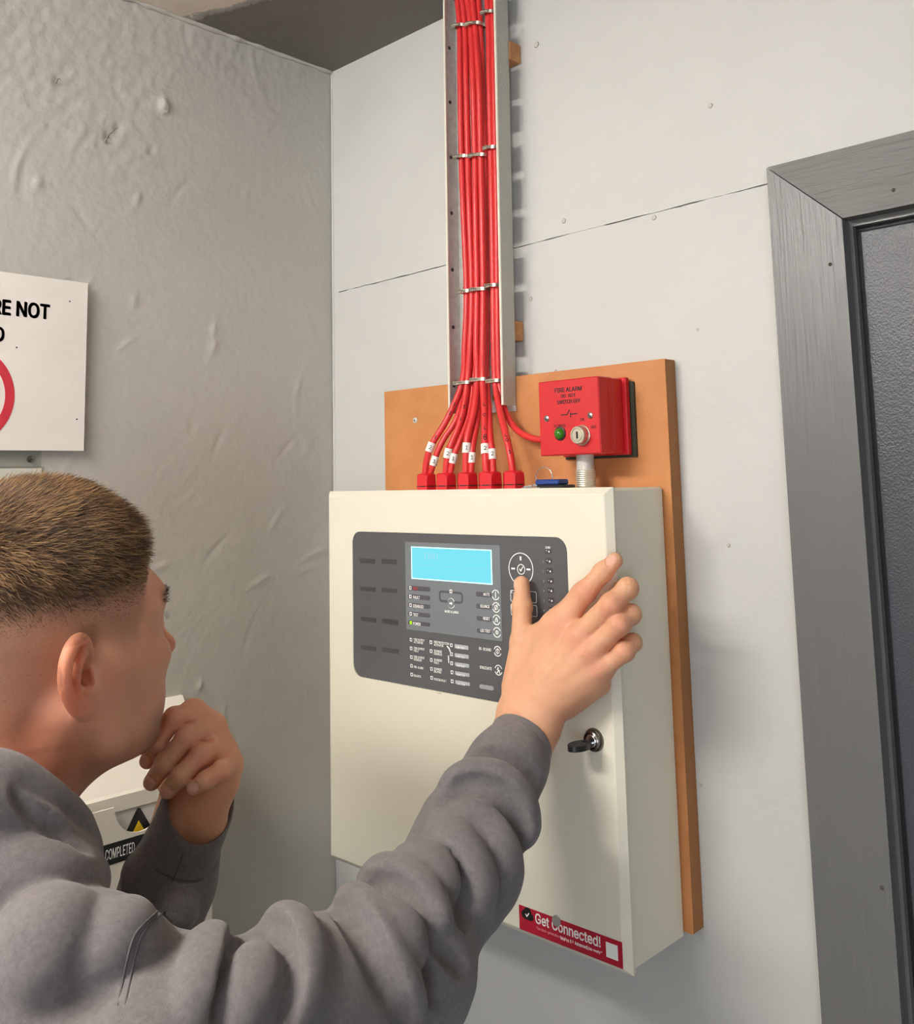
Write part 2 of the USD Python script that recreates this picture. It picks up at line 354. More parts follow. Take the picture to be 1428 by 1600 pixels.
# door with a bevelled rim and a sunk window for the keypad
c = .0068
def loop(d): return [(X0 + d, Z0 + d), (X1 - d, Z0 + d), (X1 - d, Z1 - d), (X0 + d, Z1 - d)]
doorm = m3.Manifold.hull_points([(x, -.1135, z) for x, z in loop(0.0006)] + [(x, -.1180, z) for x, z in loop(0)] + [(x, YF + .0006, z) for x, z in loop(c - .0006)] + [(x, YF, z) for x, z in loop(c + .0008)])
kp = [hit(px, py, 1, YF) for px, py in ((550, 860), (884, 870), (560, 831), (868, 839), (551, 1040), (575, 1057), (770, 1092))]
KX0, KX1, KZ0, KZ1 = -.9620, -.6222, 1.4842, 1.6608
KC = ((KX0 + KX1) / 2, (KZ0 + KZ1) / 2)
win = affinity.translate(rrect(KX1 - KX0, KZ1 - KZ0, .0145), *KC)
cutter = place(extr(win, .01), wall_T("back", (0, YF + .0022, 0)))
def man(t):
    return m3.Manifold(m3.Mesh(np.asarray(t.vertices, np.float32), np.asarray(t.faces, np.uint32)))
cutter.merge_vertices()
obj("door", to_tm(doorm - man(cutter)), M_cab, AP)
h = hit(686, 1083, 1, YF)
obj("scratch", flat(Polygon([(-.005, 0), (.003, .0006), (.005, -.0004), (-.002, -.0011)]), (h[0], YF, h[2]), depth=.00015), mat("scuff", srgb(190, 184, 150), .7), AP)
KP = obj("keypad", flat(affinity.translate(rrect(KX1 - KX0 - .0006, KZ1 - KZ0 - .0006, .0142), *KC), (0, YF + .0022, 0), depth=.0010), M_key_dark, AP, label="dark grey keypad with a bright cyan screen, buttons and indicator lights")
YK = YF + .0012     # face of the keypad
def K(px, py):
    h = hit(px, py, 1, YK); return h[0], h[2]
def on(name, poly, m, px, py, lift=.0, depth=.0003):
    x, z = K(px, py)
    return obj(name, flat(poly, (x, YK - lift, z), depth=depth), m, KP)
def rect_px(name, x0, y0, x1, y1, m, r=.0, lift=0.0, depth=.0003, trim=0):
    a, b = K(x0, y0), K(x1, y1)
    w, hh = abs(b[0] - a[0]) - trim, abs(a[1] - b[1]) - trim
    poly = rrect(w, hh, min(r, w / 2.01, hh / 2.01)) if r else sbox(-w / 2, -hh / 2, w / 2, hh / 2)
    return obj(name, flat(poly, ((a[0] + b[0]) / 2, YK - lift, (a[1] + b[1]) / 2), depth=depth), m, KP)
def label(s, px, py, h, m=None, anchor="l", lift=.0003, bold=True, sx=.85):
    x, z = K(px, py)
    return obj("lettering", text(s, h, (x, YK - lift, z - h / 2), depth=.0002, bold=bold, anchor=anchor, sx=sx), m or M_print, KP)
# lighter display zone, screen
zx0, zz1 = K(633, 846.5); zx1, zz0 = K(783, 999)
zx1 = K(784, 960)[0]
obj("display_zone", flat(affinity.translate(rrect(zx1 - zx0, zz1 - K(636, 983)[1], .0015), (zx0 + zx1) / 2, (zz1 + K(636, 983)[1]) / 2), (0, YK, 0), depth=.00035), M_key_mid, KP)
lx0, lz1 = K(642.5, 853.5); lx1, lz0 = K(770, 914)
lc = ((lx0 + lx1) / 2, (lz0 + lz1) / 2); lw, lh = lx1 - lx0, lz1 - lz0
obj("screen_edge", flat(sbox(-lw / 2, -lh / 2, lw / 2, lh / 2), (lc[0], YK - .0003, lc[1]), depth=.0004), M_lcd_edge, KP)
obj("screen", flat(sbox(-lw / 2 + .0022, -lh / 2 + .0016, lw / 2 - .0016, lh / 2 - .0014), (lc[0], YK - .0006, lc[1]), depth=.0004), M_lcd, KP, label="bright cyan liquid crystal screen")
x, z = K(664, 869); obj("screen_lettering", text("EMU", .0078, (x, YK - .00095, z - .0035), depth=.0001, sx=1.0, bold=False), M_lcd_ink, KP)
for a, b in (((656, 883), (766, 888)), ((732, 868), (745, 870)), ((732, 875), (745, 877)), ((700, 901), (742, 903))):
    p, q = K(*a), K(*b)
    obj("screen_line", flat(sbox(p[0], min(p[1], q[1]) - 0 + .0, q[0], min(p[1], q[1]) + .0004), (0, YK - .00095, 0), depth=.0001), M_lcd_ink, KP)
# eight blank slots on the left
for (a, b) in (((562, 872), (586, 881)), ((596, 873), (620, 882)), ((563, 916), (587, 925)), ((596, 918), (621, 927)), ((564, 963), (588, 973)), ((597, 966), (622, 977)), ((564, 1007), (588, 1018)), ((597, 1011), (623, 1022))):
    rect_px("slot_window", *a, *b, M_blankwin, .0006, depth=.0002)
# the five status lights with their pills
def square_led(px, py, s=.0040, lit=False):
    o = sbox(-s / 2, -s / 2, s / 2, s / 2)
    if lit:
        on("status_light", o, M_led_on, px, py, .0004, .0004)
    else:
        on("status_light", o.difference(sbox(-s / 2 + .001, -s / 2 + .001, s / 2 - .001, s / 2 - .001)), M_print, px, py, .0004, .0003)
for i, (s, y) in enumerate((("FIRE", 919), ("FAULT", 932.5), ("DISABLED", 946), ("TEST", 959.5), ("POWER", 973.5))):
    rect_px("pill", 638, y - 4.6, 672.5, y + 4.2 + 1.6, M_pill, .0018, .00035, .0002)
    square_led(641.5 + i * .25, y - .6, lit=(s == "POWER"))
    label(s, 646, y + .4, .0033, M_red_print if s == "FIRE" else M_print, lift=.0006, sx=.8)
# more-alarms button in its frame
x0, z1 = K(686, 922); x1, z0 = K(724, 944)
fr = affinity.translate(rrect(x1 - x0, z1 - z0, .0045), (x0 + x1) / 2, (z0 + z1) / 2)
obj("button_frame", flat(fr.difference(fr.buffer(-.0026)), (0, YK - .00035, 0), depth=.0002), M_pill, KP)
square_led(705, 924)
def split_ring(name, px, py, r, w=.0011, gap=18):
    g = ring(r, r - w)
    g = g.difference(sbox(-1, -r * math.sin(math.radians(gap)), 1, r * math.sin(math.radians(gap))))
    on(name, g, M_print, px, py, .0004)
obj("button_disc", flat(Point(0, 0).buffer(.0052), (K(705, 942.5)[0], YK - .00055, K(705, 942.5)[1]), depth=.0002), M_key_mid, KP)
split_ring("button_ring", 705.3, 942.5, .0057)
on("arrow", Polygon([(-.0024, -.0009), (.0005, -.0009), (.0005, -.002), (.0027, 0), (.0005, .002), (.0005, .0009), (-.0024, .0009)]), M_print, 705.3, 942.7, .0008)
label("MORE ALARMS", 706, 956, .0026, anchor="c", sx=.85, lift=.0004)
# right-hand keys
for s, tx, y, bxp, by, ic in (("MUTE", 765.5, 928.5, 774.8, 929.5, "I"), ("SILENCE", 765.5, 947.5, 775.6, 949, "Z"), ("RESET", 766, 966.5, 776.3, 968.5, "A"), ("LED TEST", 767, 986, 777, 988, "O"), ("RE-SOUND", 768, 1015, 778, 1017.5, "B"), ("EVACUATE", 769, 1044.5, 779.3, 1047, "R")):
    if y < 1000:
        rect_px("pill", 744 + (y - 928) * .03, y - 4.4, 768.5, y + 5.4, M_pill, .0018, .00035, .0002)
    label(s, tx, y + .5, .0030, anchor="r", lift=.0006, sx=.8)
    split_ring("button_ring", bxp, by, .0056)
    icon = {"I": LineString([(0, -.0028), (0, .0026)]).buffer(.0006), "Z": LineString([(-.0016, -.0026), (.0018, .0028)]).buffer(.0005).union(ring(.0026, .0019)),
            "A": LineString([(-.0018, -.0022), (0, .0028), (.0018, -.0022)]).buffer(.0004).union(ring(.0019, .0013)), "O": ring(.0022, .0012).union(Point(0, 0).buffer(.0005)),
            "B": LineString([(0, -.0028), (0, .0028)]).buffer(.0005).union(ring(.0028, .0021)), "R": Point(-.0004, .0022).buffer(.001).union(LineString([(-.002, -.003), (.0002, 0), (.002, -.003)]).buffer(.0006)).union(LineString([(-.002, .0008), (.0018, -.0004)]).buffer(.0005))}[ic]
    on("button_symbol", icon, M_print, bxp, by, .0004)
# lower indicator block
rows = (("FIRE OUTPUT", "ACTIVATED", "FIRE PROTECTION", "ACTIVATED"), ("FIRE OUTPUT", "FAULT", "SOUNDER", "DISABLED"), ("FIRE OUTPUT", "DISABLED", "SOUNDER", "FAULT"), ("PRE-ALARM", "", "SOUNDER", "DELAYED"), ("DELAYED", "", "SYSTEM FAULT", ""))
for i, (a, b, c2, d) in enumerate(rows):
    y = 999.4 + i * 13.6
    square_led(642.6 + .3 * i, y)
    label(a, 647, y + (-.7 if b else 1.5), .0025, lift=.0003, sx=.78); b and label(b, 647, y + 3.4, .0025, lift=.0003, sx=.78)
    y2 = 1003.4 + i * 13.9
    square_led(673.8 + .3 * i, y2)
    label(c2, 678.3, y2 + (-.7 if d else 1.8), .0025, lift=.0003, sx=.78); d and label(d, 678.3, y2 + 3.6, .0025, lift=.0003, sx=.78)
    y3 = 1008 + i * 14.1
    square_led(705.6 + .35 * i, y3)
    rect_px("function_label", 710.3 + .3 * i, y3 - 1.8, 732 + .6 * i, y3 + 7.5, M_printg, .0006, .0, .0004)
    label("FUNCTION", 713 + .3 * i, y3 + 3.2, .0022, M_print, lift=.0005, sx=.8)
p1 = [K(699, 1010), K(702, 1013.5), K(703.5, 1018), K(700.8, 1025), K(701, 1032), K(701.3, 1035)]
obj("paint_fleck", flat(LineString(p1[:3]).buffer(.0009).union(LineString(p1[3:]).buffer(.0008)), (0, YK, 0), depth=.0003), M_print, KP)
rect_px("brand_plate", 748.5, 1067.5, 772.5, 1080.5, mat("plate_silver", srgb(158, 160, 161), .35), .0032, .0, .0005, trim=.0015)
# navigation ring and tick key
cxp, cyp = 814.2, 889
x, z = K(cxp, cyp); RR = .0172
on("navigation_ring", ring(RR, RR - .0011, 40), M_print, cxp, cyp, .0003)
on("tick_ring", ring(.0056, .0046), M_print, cxp + .4, cyp + .6, .0003)
on("tick", LineString([(-.0021, .0001), (-.0007, -.0018), (.0023, .0024)]).buffer(.0006), M_print, cxp + .4, cyp + .6, .0003)
for dx, dz, w, hh in ((0, .0112, .0011, .003), (-.0108, 0, .0026, .0013), (.0105, 0, .0026, .0013), (0, -.0112, .0011, .003)):
    obj("navigation_mark", flat(sbox(-w, -hh / 1.4, w, hh / 1.4), (x + dx, YK - .0003, z + dz)), M_print, KP)
# number keys partly under the thumb
for i, (px, py) in enumerate(((803.5, 931), (819, 931.5), (833, 933), (804, 952.5), (819, 953), (834, 954.5))):
    on("number_key", rrect(.0100, .0120, .002).difference(rrect(.0086, .0106, .0016)), M_print, px, py, .0003)
    on("number_key_face", rrect(.0084, .0104, .0015), M_pill, px, py, .0001)
label("1", 799, 924, .003); label("4", 799.5, 945.5, .003)
# zone lights down the right side
label("ZONE", 856.3, 855.5, .0022, anchor="c")
for i, (px, py) in enumerate(((856.5, 861), (857.5, 876.5), (858.5, 892), (860, 907.5), (860.3, 922.5), (861, 938), (861.5, 953), (862, 968), (862.6, 983), (863, 998))):
    on("zone_recess", rrect(.0086, .0060, .0018), M_blankwin, px, py, .0, .0002)
    on("zone_light", Point(0, 0).buffer(.0010), M_print, px + 1.6, py + .8, .0003)
    on("zone_light", Point(0, 0).buffer(.0007), M_printg, px - 2.3, py - .8, .0003)
    if i: label(str(i), 848.5 + i * .2, py + .6, .0018, M_printg)
# cabinet lock
hL = hit(926, 1157, 1, YF - .003)
LK = obj("lock", lathe([(0, 0), (.0112, 0), (.0112, .0016), (.0104, .0030), (.0094, .0034), (.0090, .0062), (.0078, .0070), (.0070, .0052), (0, .0052)], (hL[0], YF, hL[2]), (0, -1, 0), 36), M_darkchrome, AP, 30)
obj("barrel", lathe([(0, .004), (.0062, .004), (.0062, .0066), (.0054, .0072), (0, .0072)], (hL[0], YF, hL[2]), (0, -1, 0), 28), M_chrome, LK, 30)
KY = thing("lock_key", "black-headed key standing in the round lock of the cream cabinet door", "key")
hx_, hz_ = hL[0], hL[2] - .001
obj("blade", rbx(hx_ - .0034, hx_ + .0034, YF - .022, YF - .0045, hz_ - .0011, hz_ + .0011, .0004), M_chrome, KY)
hd = affinity.rotate(affinity.scale(Point(0, 0).buffer(.0115, quad_segs=10), 1.28, .78).difference(affinity.translate(Point(0, 0).buffer(.0026), -.0085, 0)), 0)
Th = np.eye(4); Th[:3, 0], Th[:3, 1], Th[:3, 2] = (0, -1, 0), (1, 0, 0), (0, 0, 1); Th[:3, 3] = (hx_, YF - .0185, hz_)
km = extr(hd, .0052); km.apply_translation([.006, 0, -.0026])
obj("head", place(km, Th), M_black, KY, 30, label="black plastic key head")

# red sticker
sx0, sx1 = hit(811, 1413, 1, YF)[0], hit(972, 1473, 1, YF)[0]; sz1, sz0 = hit(811, 1413, 1, YF)[2], hit(973, 1514, 1, YF)[2]
SW, SH = sx1 - sx0, sz1 - sz0
ST = obj("sticker", flat(sbox(0, 0, SW, SH), (sx0, YF, sz0), depth=.0003), mat("sticker_red", srgb(178, 24, 48), .4), AP, label="red Get Connected sticker along the bottom of the door")
def S(px, py):
    h = hit(px, py, 1, YF - .0003); return h[0], h[2]
x, z = S(840, 1435)
def stick(s, a, b, h, bold, m=None):      # lettering from pixel a, fitted so that it ends at pixel b
    (xa, za), (xb, zb) = S(*a), S(*b)
    t = meshkit.text_mesh(s, h, .0002, bold); t.apply_translation([-t.bounds[0][0], 0, 0])
    t.apply_transform(np.diag([(xb - xa) / t.bounds[1][0], 1, 1, 1]))
    obj("lettering", place(t, wall_T("back", (xa, YF - .0003, za))), m or M_print, ST)
stick("Get Connected!", (836.5, 1441.5), (938.5, 1478), .0092, True)
stick("The next-generation", (838, 1451.5), (874.5, 1466.5), .0026, False, mat("pink_print", srgb(222, 150, 158), .5))
stick("MxPro 5", (876, 1467.5), (893, 1473.5), .0030, True)
stick("is", (894.5, 1473), (896, 1474), .0026, False)
stick("AdvancedLive", (898, 1475.5), (925, 1486), .0030, True)
stick("ready™", (926.5, 1486), (941, 1491.5), .0026, False)
cl = Point(-.0035, 0).buffer(.0042).union(Point(.0005, .0028).buffer(.0048)).union(Point(.0045, -.0008).buffer(.0036)).union(sbox(-.0035, -.0044, .0048, 0))
x, z = S(824, 1430)
obj("cloud_symbol", flat(cl, (x, YF - .0003, z), depth=.0002), M_ink, ST)
obj("tick", flat(LineString([(-.002, .0004), (-.0006, -.0012), (.0022, .0022)]).buffer(.0006), (x, YF - .0005, z), depth=.0002), M_print, ST)
qx0, qz1 = S(946.5, 1471); qx1, qz0 = S(966, 1503)
obj("white_square", flat(sbox(0, 0, qx1 - qx0, qx1 - qx0), (qx0, YF - .0003, qz1 - (qx1 - qx0)), depth=.0002), M_print, ST)
h = hit(869, 1439, 1, YF - .001)
obj("blanking_plug", lathe([(0, 0), (.0052, 0), (.0050, .0018), (.0040, .0028), (0, .0030)], (h[0], YF, h[2]), (0, -1, 0), 22), mat("grey_plug", srgb(150, 146, 138), .5), AP, 40)

# ---------------------------------------------------------------- cable tray
tilt = math.atan2(.0062, .54)
TB = np.array([-.818, 0, 1.811])      # bottom middle of the tray; it leans a little
TT = trimesh.transformations.rotation_matrix(-tilt * -1, [0, 1, 0], TB)
def leans(m): return place(m, TT)
M_lip = mat("bright_zinc_lip", srgb(226, 222, 206), .4, .2)
TR = thing("cable_tray", "perforated zinc cable tray standing off the wall, running up to the ceiling", "cable tray")
tx0, tx1, ty0, ty1 = -.8648, -.7715, -.0455, -.0222
TZ1 = 2.372
base = sbox(tx0, 1.8045, tx1, TZ1)
holes = []
k = 0
z = 1.824
while z < 2.36:
    wide = k % 3 == 1
    for cx_, w_ in ((tx0 + .016, .018), ((tx0 + tx1) / 2 + .012, .008), (tx1 - .0125, .0215)):
        holes.append(affinity.translate(rrect(w_, .019 if wide else .0092, .003, 4), cx_, z))
    z += .0478; k += 1
from shapely import union_all
tb = place(extr(base.difference(union_all(holes)), .0012), wall_T("back", (0, ty1, 0)))
obj("base", leans(tb), M_steel, TR)
def flange(x, s):
    f = sbox(0, 0, .0221, TZ1 - 1.811)
    hs = []
    f = f.difference(union_all(hs)) if hs else f
    T = np.eye(4); T[:3, 0], T[:3, 1], T[:3, 2] = (0, -1, 0), (0, 0, 1), (1, 0, 0); T[:3, 3] = (x, ty1 - .0005, 1.811 if s > 0 else 1.806)
    return place(extr(f, .0011), T)
obj("flange", leans(flange(tx0, -1)), M_steel, TR)
obj("flange", leans(flange(tx1 - .0011, 1)), M_steel_h, TR)
for x_, w_, zb in ((tx0, .0034, 1.806), (tx1 - .0034, .0034, 1.811)):     # rolled lips
    obj("lip", leans(rbx(x_, x_ + w_, ty0 - .0012, ty0 + .001, zb, TZ1, .0005)), M_lip, TR)
for i in range(8):
    obj("rivet", leans(lathe([(0, 0), (.0026, 0), (.0020, .0007), (0, .0009)], (tx0 + .0011, -.036, 1.842 + i * .0755), (1, 0, 0), 12)), M_cabgap, TR, True)
obj("inner_lip", leans(rbx(tx0 + .010, tx0 + .0118, ty1 - .003, ty1 - .001, 1.83, TZ1, .0004)), M_steel, TR)
for k_, py_ in ((2, 82), (1, 517)):
    hh = hit(802 if k_ == 2 else 806, py_, 1, -.012)
    W = thing("wood_block", f"small bare wooden spacer block between tray and wall, the {'upper, near the ceiling' if k_ == 2 else 'lower, just above the backing board'}", "wood block", "wooden spacer blocks behind the tray")
    obj("block", rbx(-.80, hh[0] + .003, -.0219, -.0001, hh[2] - .0125, hh[2] + .0125, .0012), mat("bare_pine" if k_ == 2 else "bare_pine_low", srgb(196, 142, 92), .7, noise=(40, srgb(172, 118, 72), .4, .6)), W)
# ================================================================ cables, ties, glands
GY = -.066
gl_px = [666, 697, 730, 765.5, 802.5]
gl_x = [hit(p, 745, 1, GY)[0] for p in gl_px]
ordinal = ["first", "second", "third", "fourth", "fifth"]
hexr = lambda r: Polygon([(r * math.cos(a), r * math.sin(a)) for a in np.arange(6) * math.pi / 3 + .3])
for i, gx in enumerate(gl_x):
    R_ = .0132 if i != 3 else .0148
    g = thing("cable_gland", f"red plastic cable gland on top of the cabinet, {ordinal[i]} from the left" + (", the widest" if i == 3 else ""), "cable gland", "red cable glands on the cabinet top")
    hx = to_tm(m3.Manifold.extrude(m3.CrossSection([list(hexr(R_ * 1.02).exterior.coords)[:-1]]), .0155))
    body = man(hx)
    dome_ = man(lathe([(0, 0), (R_ * 1.02, 0), (R_ * 1.0, .009), (R_ * .93, .0132), (R_ * .78, .0152), (R_ * .72, .0156), (0, .0156)], (0, 0, 0), n=36))
    nut = to_tm(body ^ dome_); nut.apply_translation([gx, GY, 1.7155])
    obj("dome_nut", nut, M_red_gland, g, 25)
    b = extr(hexr(R_ * 1.03), .0042); b.apply_translation([gx, GY, 1.7106])
    obj("base_nut", b, M_red_gland, g)
    obj("groove", lathe([(0, 0), (R_ * .95, 0), (R_ * .95, .0012), (0, .0012)], (gx, GY, 1.7146), n=24), M_ink, g)

def tray(px, py, y=-.032): return hit(px, py, 1, y)
def mid(px, py, y): return hit(px, py, 1, y)
RC = .0037
# each cable: pixels of its run with the distance from the wall
TY = lambda off: -.030 - off
runs = [
 # (label, points[(px,py,y)], radius, marker (px,py,text), gland)
 ("leftmost, entering the first gland, sleeve marked 2", [(711, -25, -.034), (717, 42, -.033), (718, 130, -.036), (720, 243, -.034), (723, 330, -.036), (728, 455, -.034), (725, 540, -.036), (721, 597, -.036), (700, 652, -.052), (677, 690, -.063), (671, 703, -.066), (666, 722, -.067), (664, 742, -.067)], .0041, (672, 699, "2")),
 ("lower one entering the first gland, sleeve marked 1", [(722, -25, -.028), (728, 42, -.028), (728, 130, -.028), (731, 243, -.028), (733, 455, -.028), (731, 540, -.028), (728, 597, -.029), (715, 650, -.044), (694, 685, -.056), (684, 705, -.061), (678, 722, -.063), (672, 742, -.064)], .0038, (679.5, 719, "1")),
 ("upper one entering the second gland, sleeve marked 2", [(719, -25, -.036), (726, 42, -.034), (728, 130, -.037), (730.5, 243, -.034), (733, 330, -.036), (737, 455, -.034), (734, 540, -.036), (730, 597, -.036), (722, 650, -.050), (707, 690, -.063), (701, 704, -.066), (698, 722, -.067), (696, 742, -.067)], .0042, (699.5, 707, "2")),
 ("lower one entering the second gland, sleeve marked 1", [(730, -25, -.029), (736, 42, -.029), (738, 130, -.029), (741, 243, -.029), (742, 455, -.028), (741, 540, -.028), (738, 597, -.029), (732, 650, -.042), (719, 688, -.056), (711, 707, -.061), (707, 722, -.063), (703, 742, -.064)], .0039, (708.5, 717, "1")),
 ("front one entering the third gland, sleeve marked 1", [(729, -25, -.037), (737, 40, -.035), (741, 130, -.038), (744, 242, -.035), (745, 330, -.037), (747, 450, -.035), (746, 540, -.037), (747, 593, -.037), (741, 640, -.050), (731, 680, -.063), (729, 700, -.066), (728, 722, -.067), (728, 742, -.067)], .0044, (728, 700.5, "1")),
 ("rear one entering the third gland, lower sleeve", [(740, -25, -.030), (745, 40, -.030), (749, 130, -.030), (751, 242, -.030), (752, 450, -.029), (752, 540, -.029), (752, 593, -.030), (748, 640, -.042), (741, 685, -.056), (738, 702, -.061), (737, 720, -.063), (736, 742, -.064)], .0038, (736.5, 715, "1")),
 ("printed one straight down into the fourth, widest gland", [(738, -25, -.036), (745, 40, -.035), (751, 130, -.038), (754, 242, -.035), (756, 330, -.037), (758, 450, -.035), (757, 540, -.037), (757, 593, -.037), (757, 640, -.048), (757.5, 680, -.060), (758, 702, -.065), (759, 722, -.067), (760, 742, -.067)], .0044, (758.5, 702, "2")),
 ("darker rear one entering the fourth, widest gland", [(748, -25, -.030), (753, 40, -.030), (757, 130, -.030), (760, 242, -.030), (763, 450, -.029), (763, 540, -.029), (763, 593, -.030), (764, 640, -.042), (766, 680, -.056), (768.5, 700, -.061), (770, 720, -.063), (771, 742, -.064)], .0038, (769.5, 711, "2")),
 ("right-hand one with pen marks, fifth gland", [(759, -25, -.035), (764, 22, -.034), (766, 130, -.036), (768, 230, -.034), (770, 330, -.036), (772, 448, -.034), (773, 540, -.036), (775, 595, -.036), (779, 630, -.044), (788, 670, -.058), (795, 700, -.065), (799, 720, -.067), (801.5, 742, -.067)], .0042, None),
 ("rightmost, bending away to the red switch box", [(766, -25, -.033), (771, 22, -.033), (773, 130, -.034), (775, 230, -.033), (777, 330, -.034), (778, 448, -.033), (779, 540, -.034), (781, 595, -.034), (786, 630, -.036), (795, 655, -.040), (808, 672, -.043), (822, 681, -.045), (836, 686, -.046), (848, 687, -.046)], .0040, None),
]
M_cable_dark = M_red_cable
SHIFT = (1.2, -2.5, .5, 1.5, -1.6, -3.2, -2.6, -2.6, -1.0, -.8)      # the cables lie in two tight bunches and a pair
for ci_, (lab, pts, r, mk) in enumerate(runs):
    P = spline([mid(p[0] + SHIFT[ci_] * min(1, max(0, (640 - p[1]) / 40)), p[1], p[2]) for p in pts], 8)
    cb = thing("alarm_cable", "red alarm cable, " + lab, "cable", "red fire alarm cables in the tray")
    obj("sheath", tube(P, r, 14), M_red_cable, cb, True)
    if mk:
        i = int(np.argmin([np.hypot(*(np.array([714 + CAM_F * c_[0] / c_[2], CAM_CY - CAM_F * c_[1] / c_[2]]) - mk[:2])) for c_ in ((p - CAM_P) @ CAM_R.T for p in P)]))
        d = P[min(i + 1, len(P) - 1)] - P[i - 1]; d /= np.linalg.norm(d)
        s = obj("number_sleeve", tube([P[i] - d * .0062, P[i] + d * .0062], r + .0009, 18), M_sleeve, cb, 40)
        v = CAM_P - P[i]; v[2] = 0; v -= d * (v @ d); v /= np.linalg.norm(v)
        u = np.cross(-d, v) if d[2] < 0 else np.cross(d, v)
        T = np.eye(4); T[:3, 0], T[:3, 1], T[:3, 2] = u, -d if d[2] < 0 else d, v; T[:3, 3] = P[i] + v * (r + .0009)
        t_ = meshkit.text_mesh(mk[2], .0048, .0003, False); t_.apply_translation([-t_.bounds.mean(0)[0], -.0024, -.0003])
        bend = t_.vertices; bend[:, 2] -= (r + .0009) - np.sqrt(np.maximum((r + .0009) ** 2 - bend[:, 0] ** 2, 0))
        bend[:, 2] += .00025; t_.vertices = bend
        obj("number", place(t_, T), M_ink, s)
    marks = {"printed one": [(757, 632, "L"), (757, 650, "O"), (757.5, 672, "L"), (757.7, 682, "O"), (757.8, 688, "O")], "right-hand one": [(791, 682, "L"), (793, 690, "O"), (796.5, 708, "I")], "leftmost, e": [(712, 630, "I"), (702, 648, "I"), (683, 681, "L")], "upper one": [(721, 640, "I"), (718, 656, "L")]}
    for key, lst in marks.items():
        if lab.startswith(key):
            for (mx, my, ch) in lst:
                proj = [(p - CAM_P) @ CAM_R.T for p in P]
                i = int(np.argmin([abs(CAM_CY - CAM_F * c_[1] / c_[2] - my) for c_ in proj]))
                d = P[min(i + 1, len(P) - 1)] - P[i - 1]; d /= np.linalg.norm(d); d = -d if d[2] < 0 else d
                v = CAM_P - P[i]; v -= d * (v @ d); v /= np.linalg.norm(v); u = np.cross(d, v)
                t_ = meshkit.text_mesh(ch, .0042, .0003, True); t_.apply_translation([-t_.bounds.mean(0)[0], -.002, 0])
                bend = t_.vertices; bend[:, 2] += np.sqrt(np.maximum(r ** 2 - bend[:, 0] ** 2, 0)) - r - .0001; t_.vertices = bend
                T = np.eye(4); T[:3, 0], T[:3, 1], T[:3, 2] = u, d, v; T[:3, 3] = P[i] + v * r
                obj("pen_mark", place(t_, T), M_ink, cb)
# steel cable ties, three to a row
M_tie = mat("stainless_tie", srgb(214, 210, 196), .3, 1.0)
rowname = ["top row", "second row", "third row", "bottom row"]
colname = ["left-hand bunch", "middle bunch", "right-hand pair"]
for ri, (ya, yb, yc, sh) in enumerate(((41, 38, 20, ((714, 731), (732, 756), (760, 776))), (245, 243, 231, ((717, 735), (737, 763), (764, 780))), (455, 452, 446, ((723, 740), (739, 764), (767, 782))), (597.5, 592.5, 594.5, ((717, 739), (741, 764), (769, 786))))):
    for ci, (yy, (xa, xb)) in enumerate(zip((ya, yb, yc), sh)):
        a, b = hit(xa, yy + 2, 1, -.033), hit(xb, yy, 1, -.033)
        cx_, hw = (a[0] + b[0]) / 2, abs(b[0] - a[0]) / 2 + .0002
        zc = (a[2] + b[2]) / 2; D0, D1 = -.0242, -.0424
        o = affinity.translate(rrect(hw * 2, D0 - D1, .0055, 8), cx_, -(D0 + D1) / 2)
        band = extr(o.buffer(.0006).difference(o), .0042)
        T = np.eye(4); T[:3, 1] = (0, -1, 0); T[:3, 2] = (0, 0, -1); T[:3, 3] = (0, 0, zc + .0021)
        T = trimesh.transformations.rotation_matrix(math.atan2(b[2] - a[2], b[0] - a[0]) * -1, [0, 1, 0], (cx_, 0, zc)) @ T
        g = thing("cable_tie", f"silver steel cable tie round the {colname[ci]} of red cables, {rowname[ri]}", "cable tie", "steel cable ties round the red cables")
        obj("band", place(band, T), M_tie, g)
        sgn = -.45 if ci != 1 else -.35
        obj("buckle", place(rbx(cx_ + sgn * hw * 1.4 - .0042, cx_ + sgn * hw * 1.4 + .0042, D1 - .0030, D1 + .0002, zc - .0027, zc + .0027, .0008), np.eye(4)), M_tie, g)
        obj("tail", tube(spline([(cx_ + hw * .2, D1 - .0008, zc), (cx_ + sgn * hw * 1.4, D1 - .0034, zc + .0004), (cx_ + sgn * hw * 2, D1 - .0024, zc - .001)], 5), .0011, 6), M_tie, g)

# ---------------------------------------------------------------- red key switch box
SB = thing("key_switch_box", "square red fire alarm isolator box with key switch and green power light", "switch box")
fy = -.078
bx0, bx1, bz0, bz1 = -.6912, -.6086, 1.7462, 1.8290
obj("front_cover", rbx(bx0, bx1, fy, -.052, bz0, bz1, .0012), M_red, SB)
obj("back_box", rbx(bx0 + .0005, bx1 - .0006, -.0515, -.0330, bz0 + .0006, bz1 - .0006, .001), M_red, SB)
obj("rear_rim", rbx(bx0 - .0035, bx1 + .0042, -.0330, -.0252, bz0 - .001, bz1 + .001, .0012), M_red, SB)
obj("back_plate", rbx(bx0 - .006, bx1 + .0088, -.0250, -.0211, bz0 - .004, bz1 - .0035, .0008), mat("dark_green_gasket", srgb(50, 52, 38), .7), SB)
for zz in (1.7455, 1.80):
    pass
obj("side_ridge", cat(bx(bx1 - .0006, bx1 + .0004, -.0605, -.0597, bz0 + .004, bz1 - .004)), M_red, SB)
def FB(px, py): 
    h = hit(px, py, 1, fy); return h[0], h[2]
def fbl(s, px, py, h, bold=True, sx=.95):
    x, z = FB(px, py)
    obj("lettering", text(s, h, (x, fy, z - h / 2), depth=.0003, bold=bold, anchor="c", sx=sx), M_ink, SB)
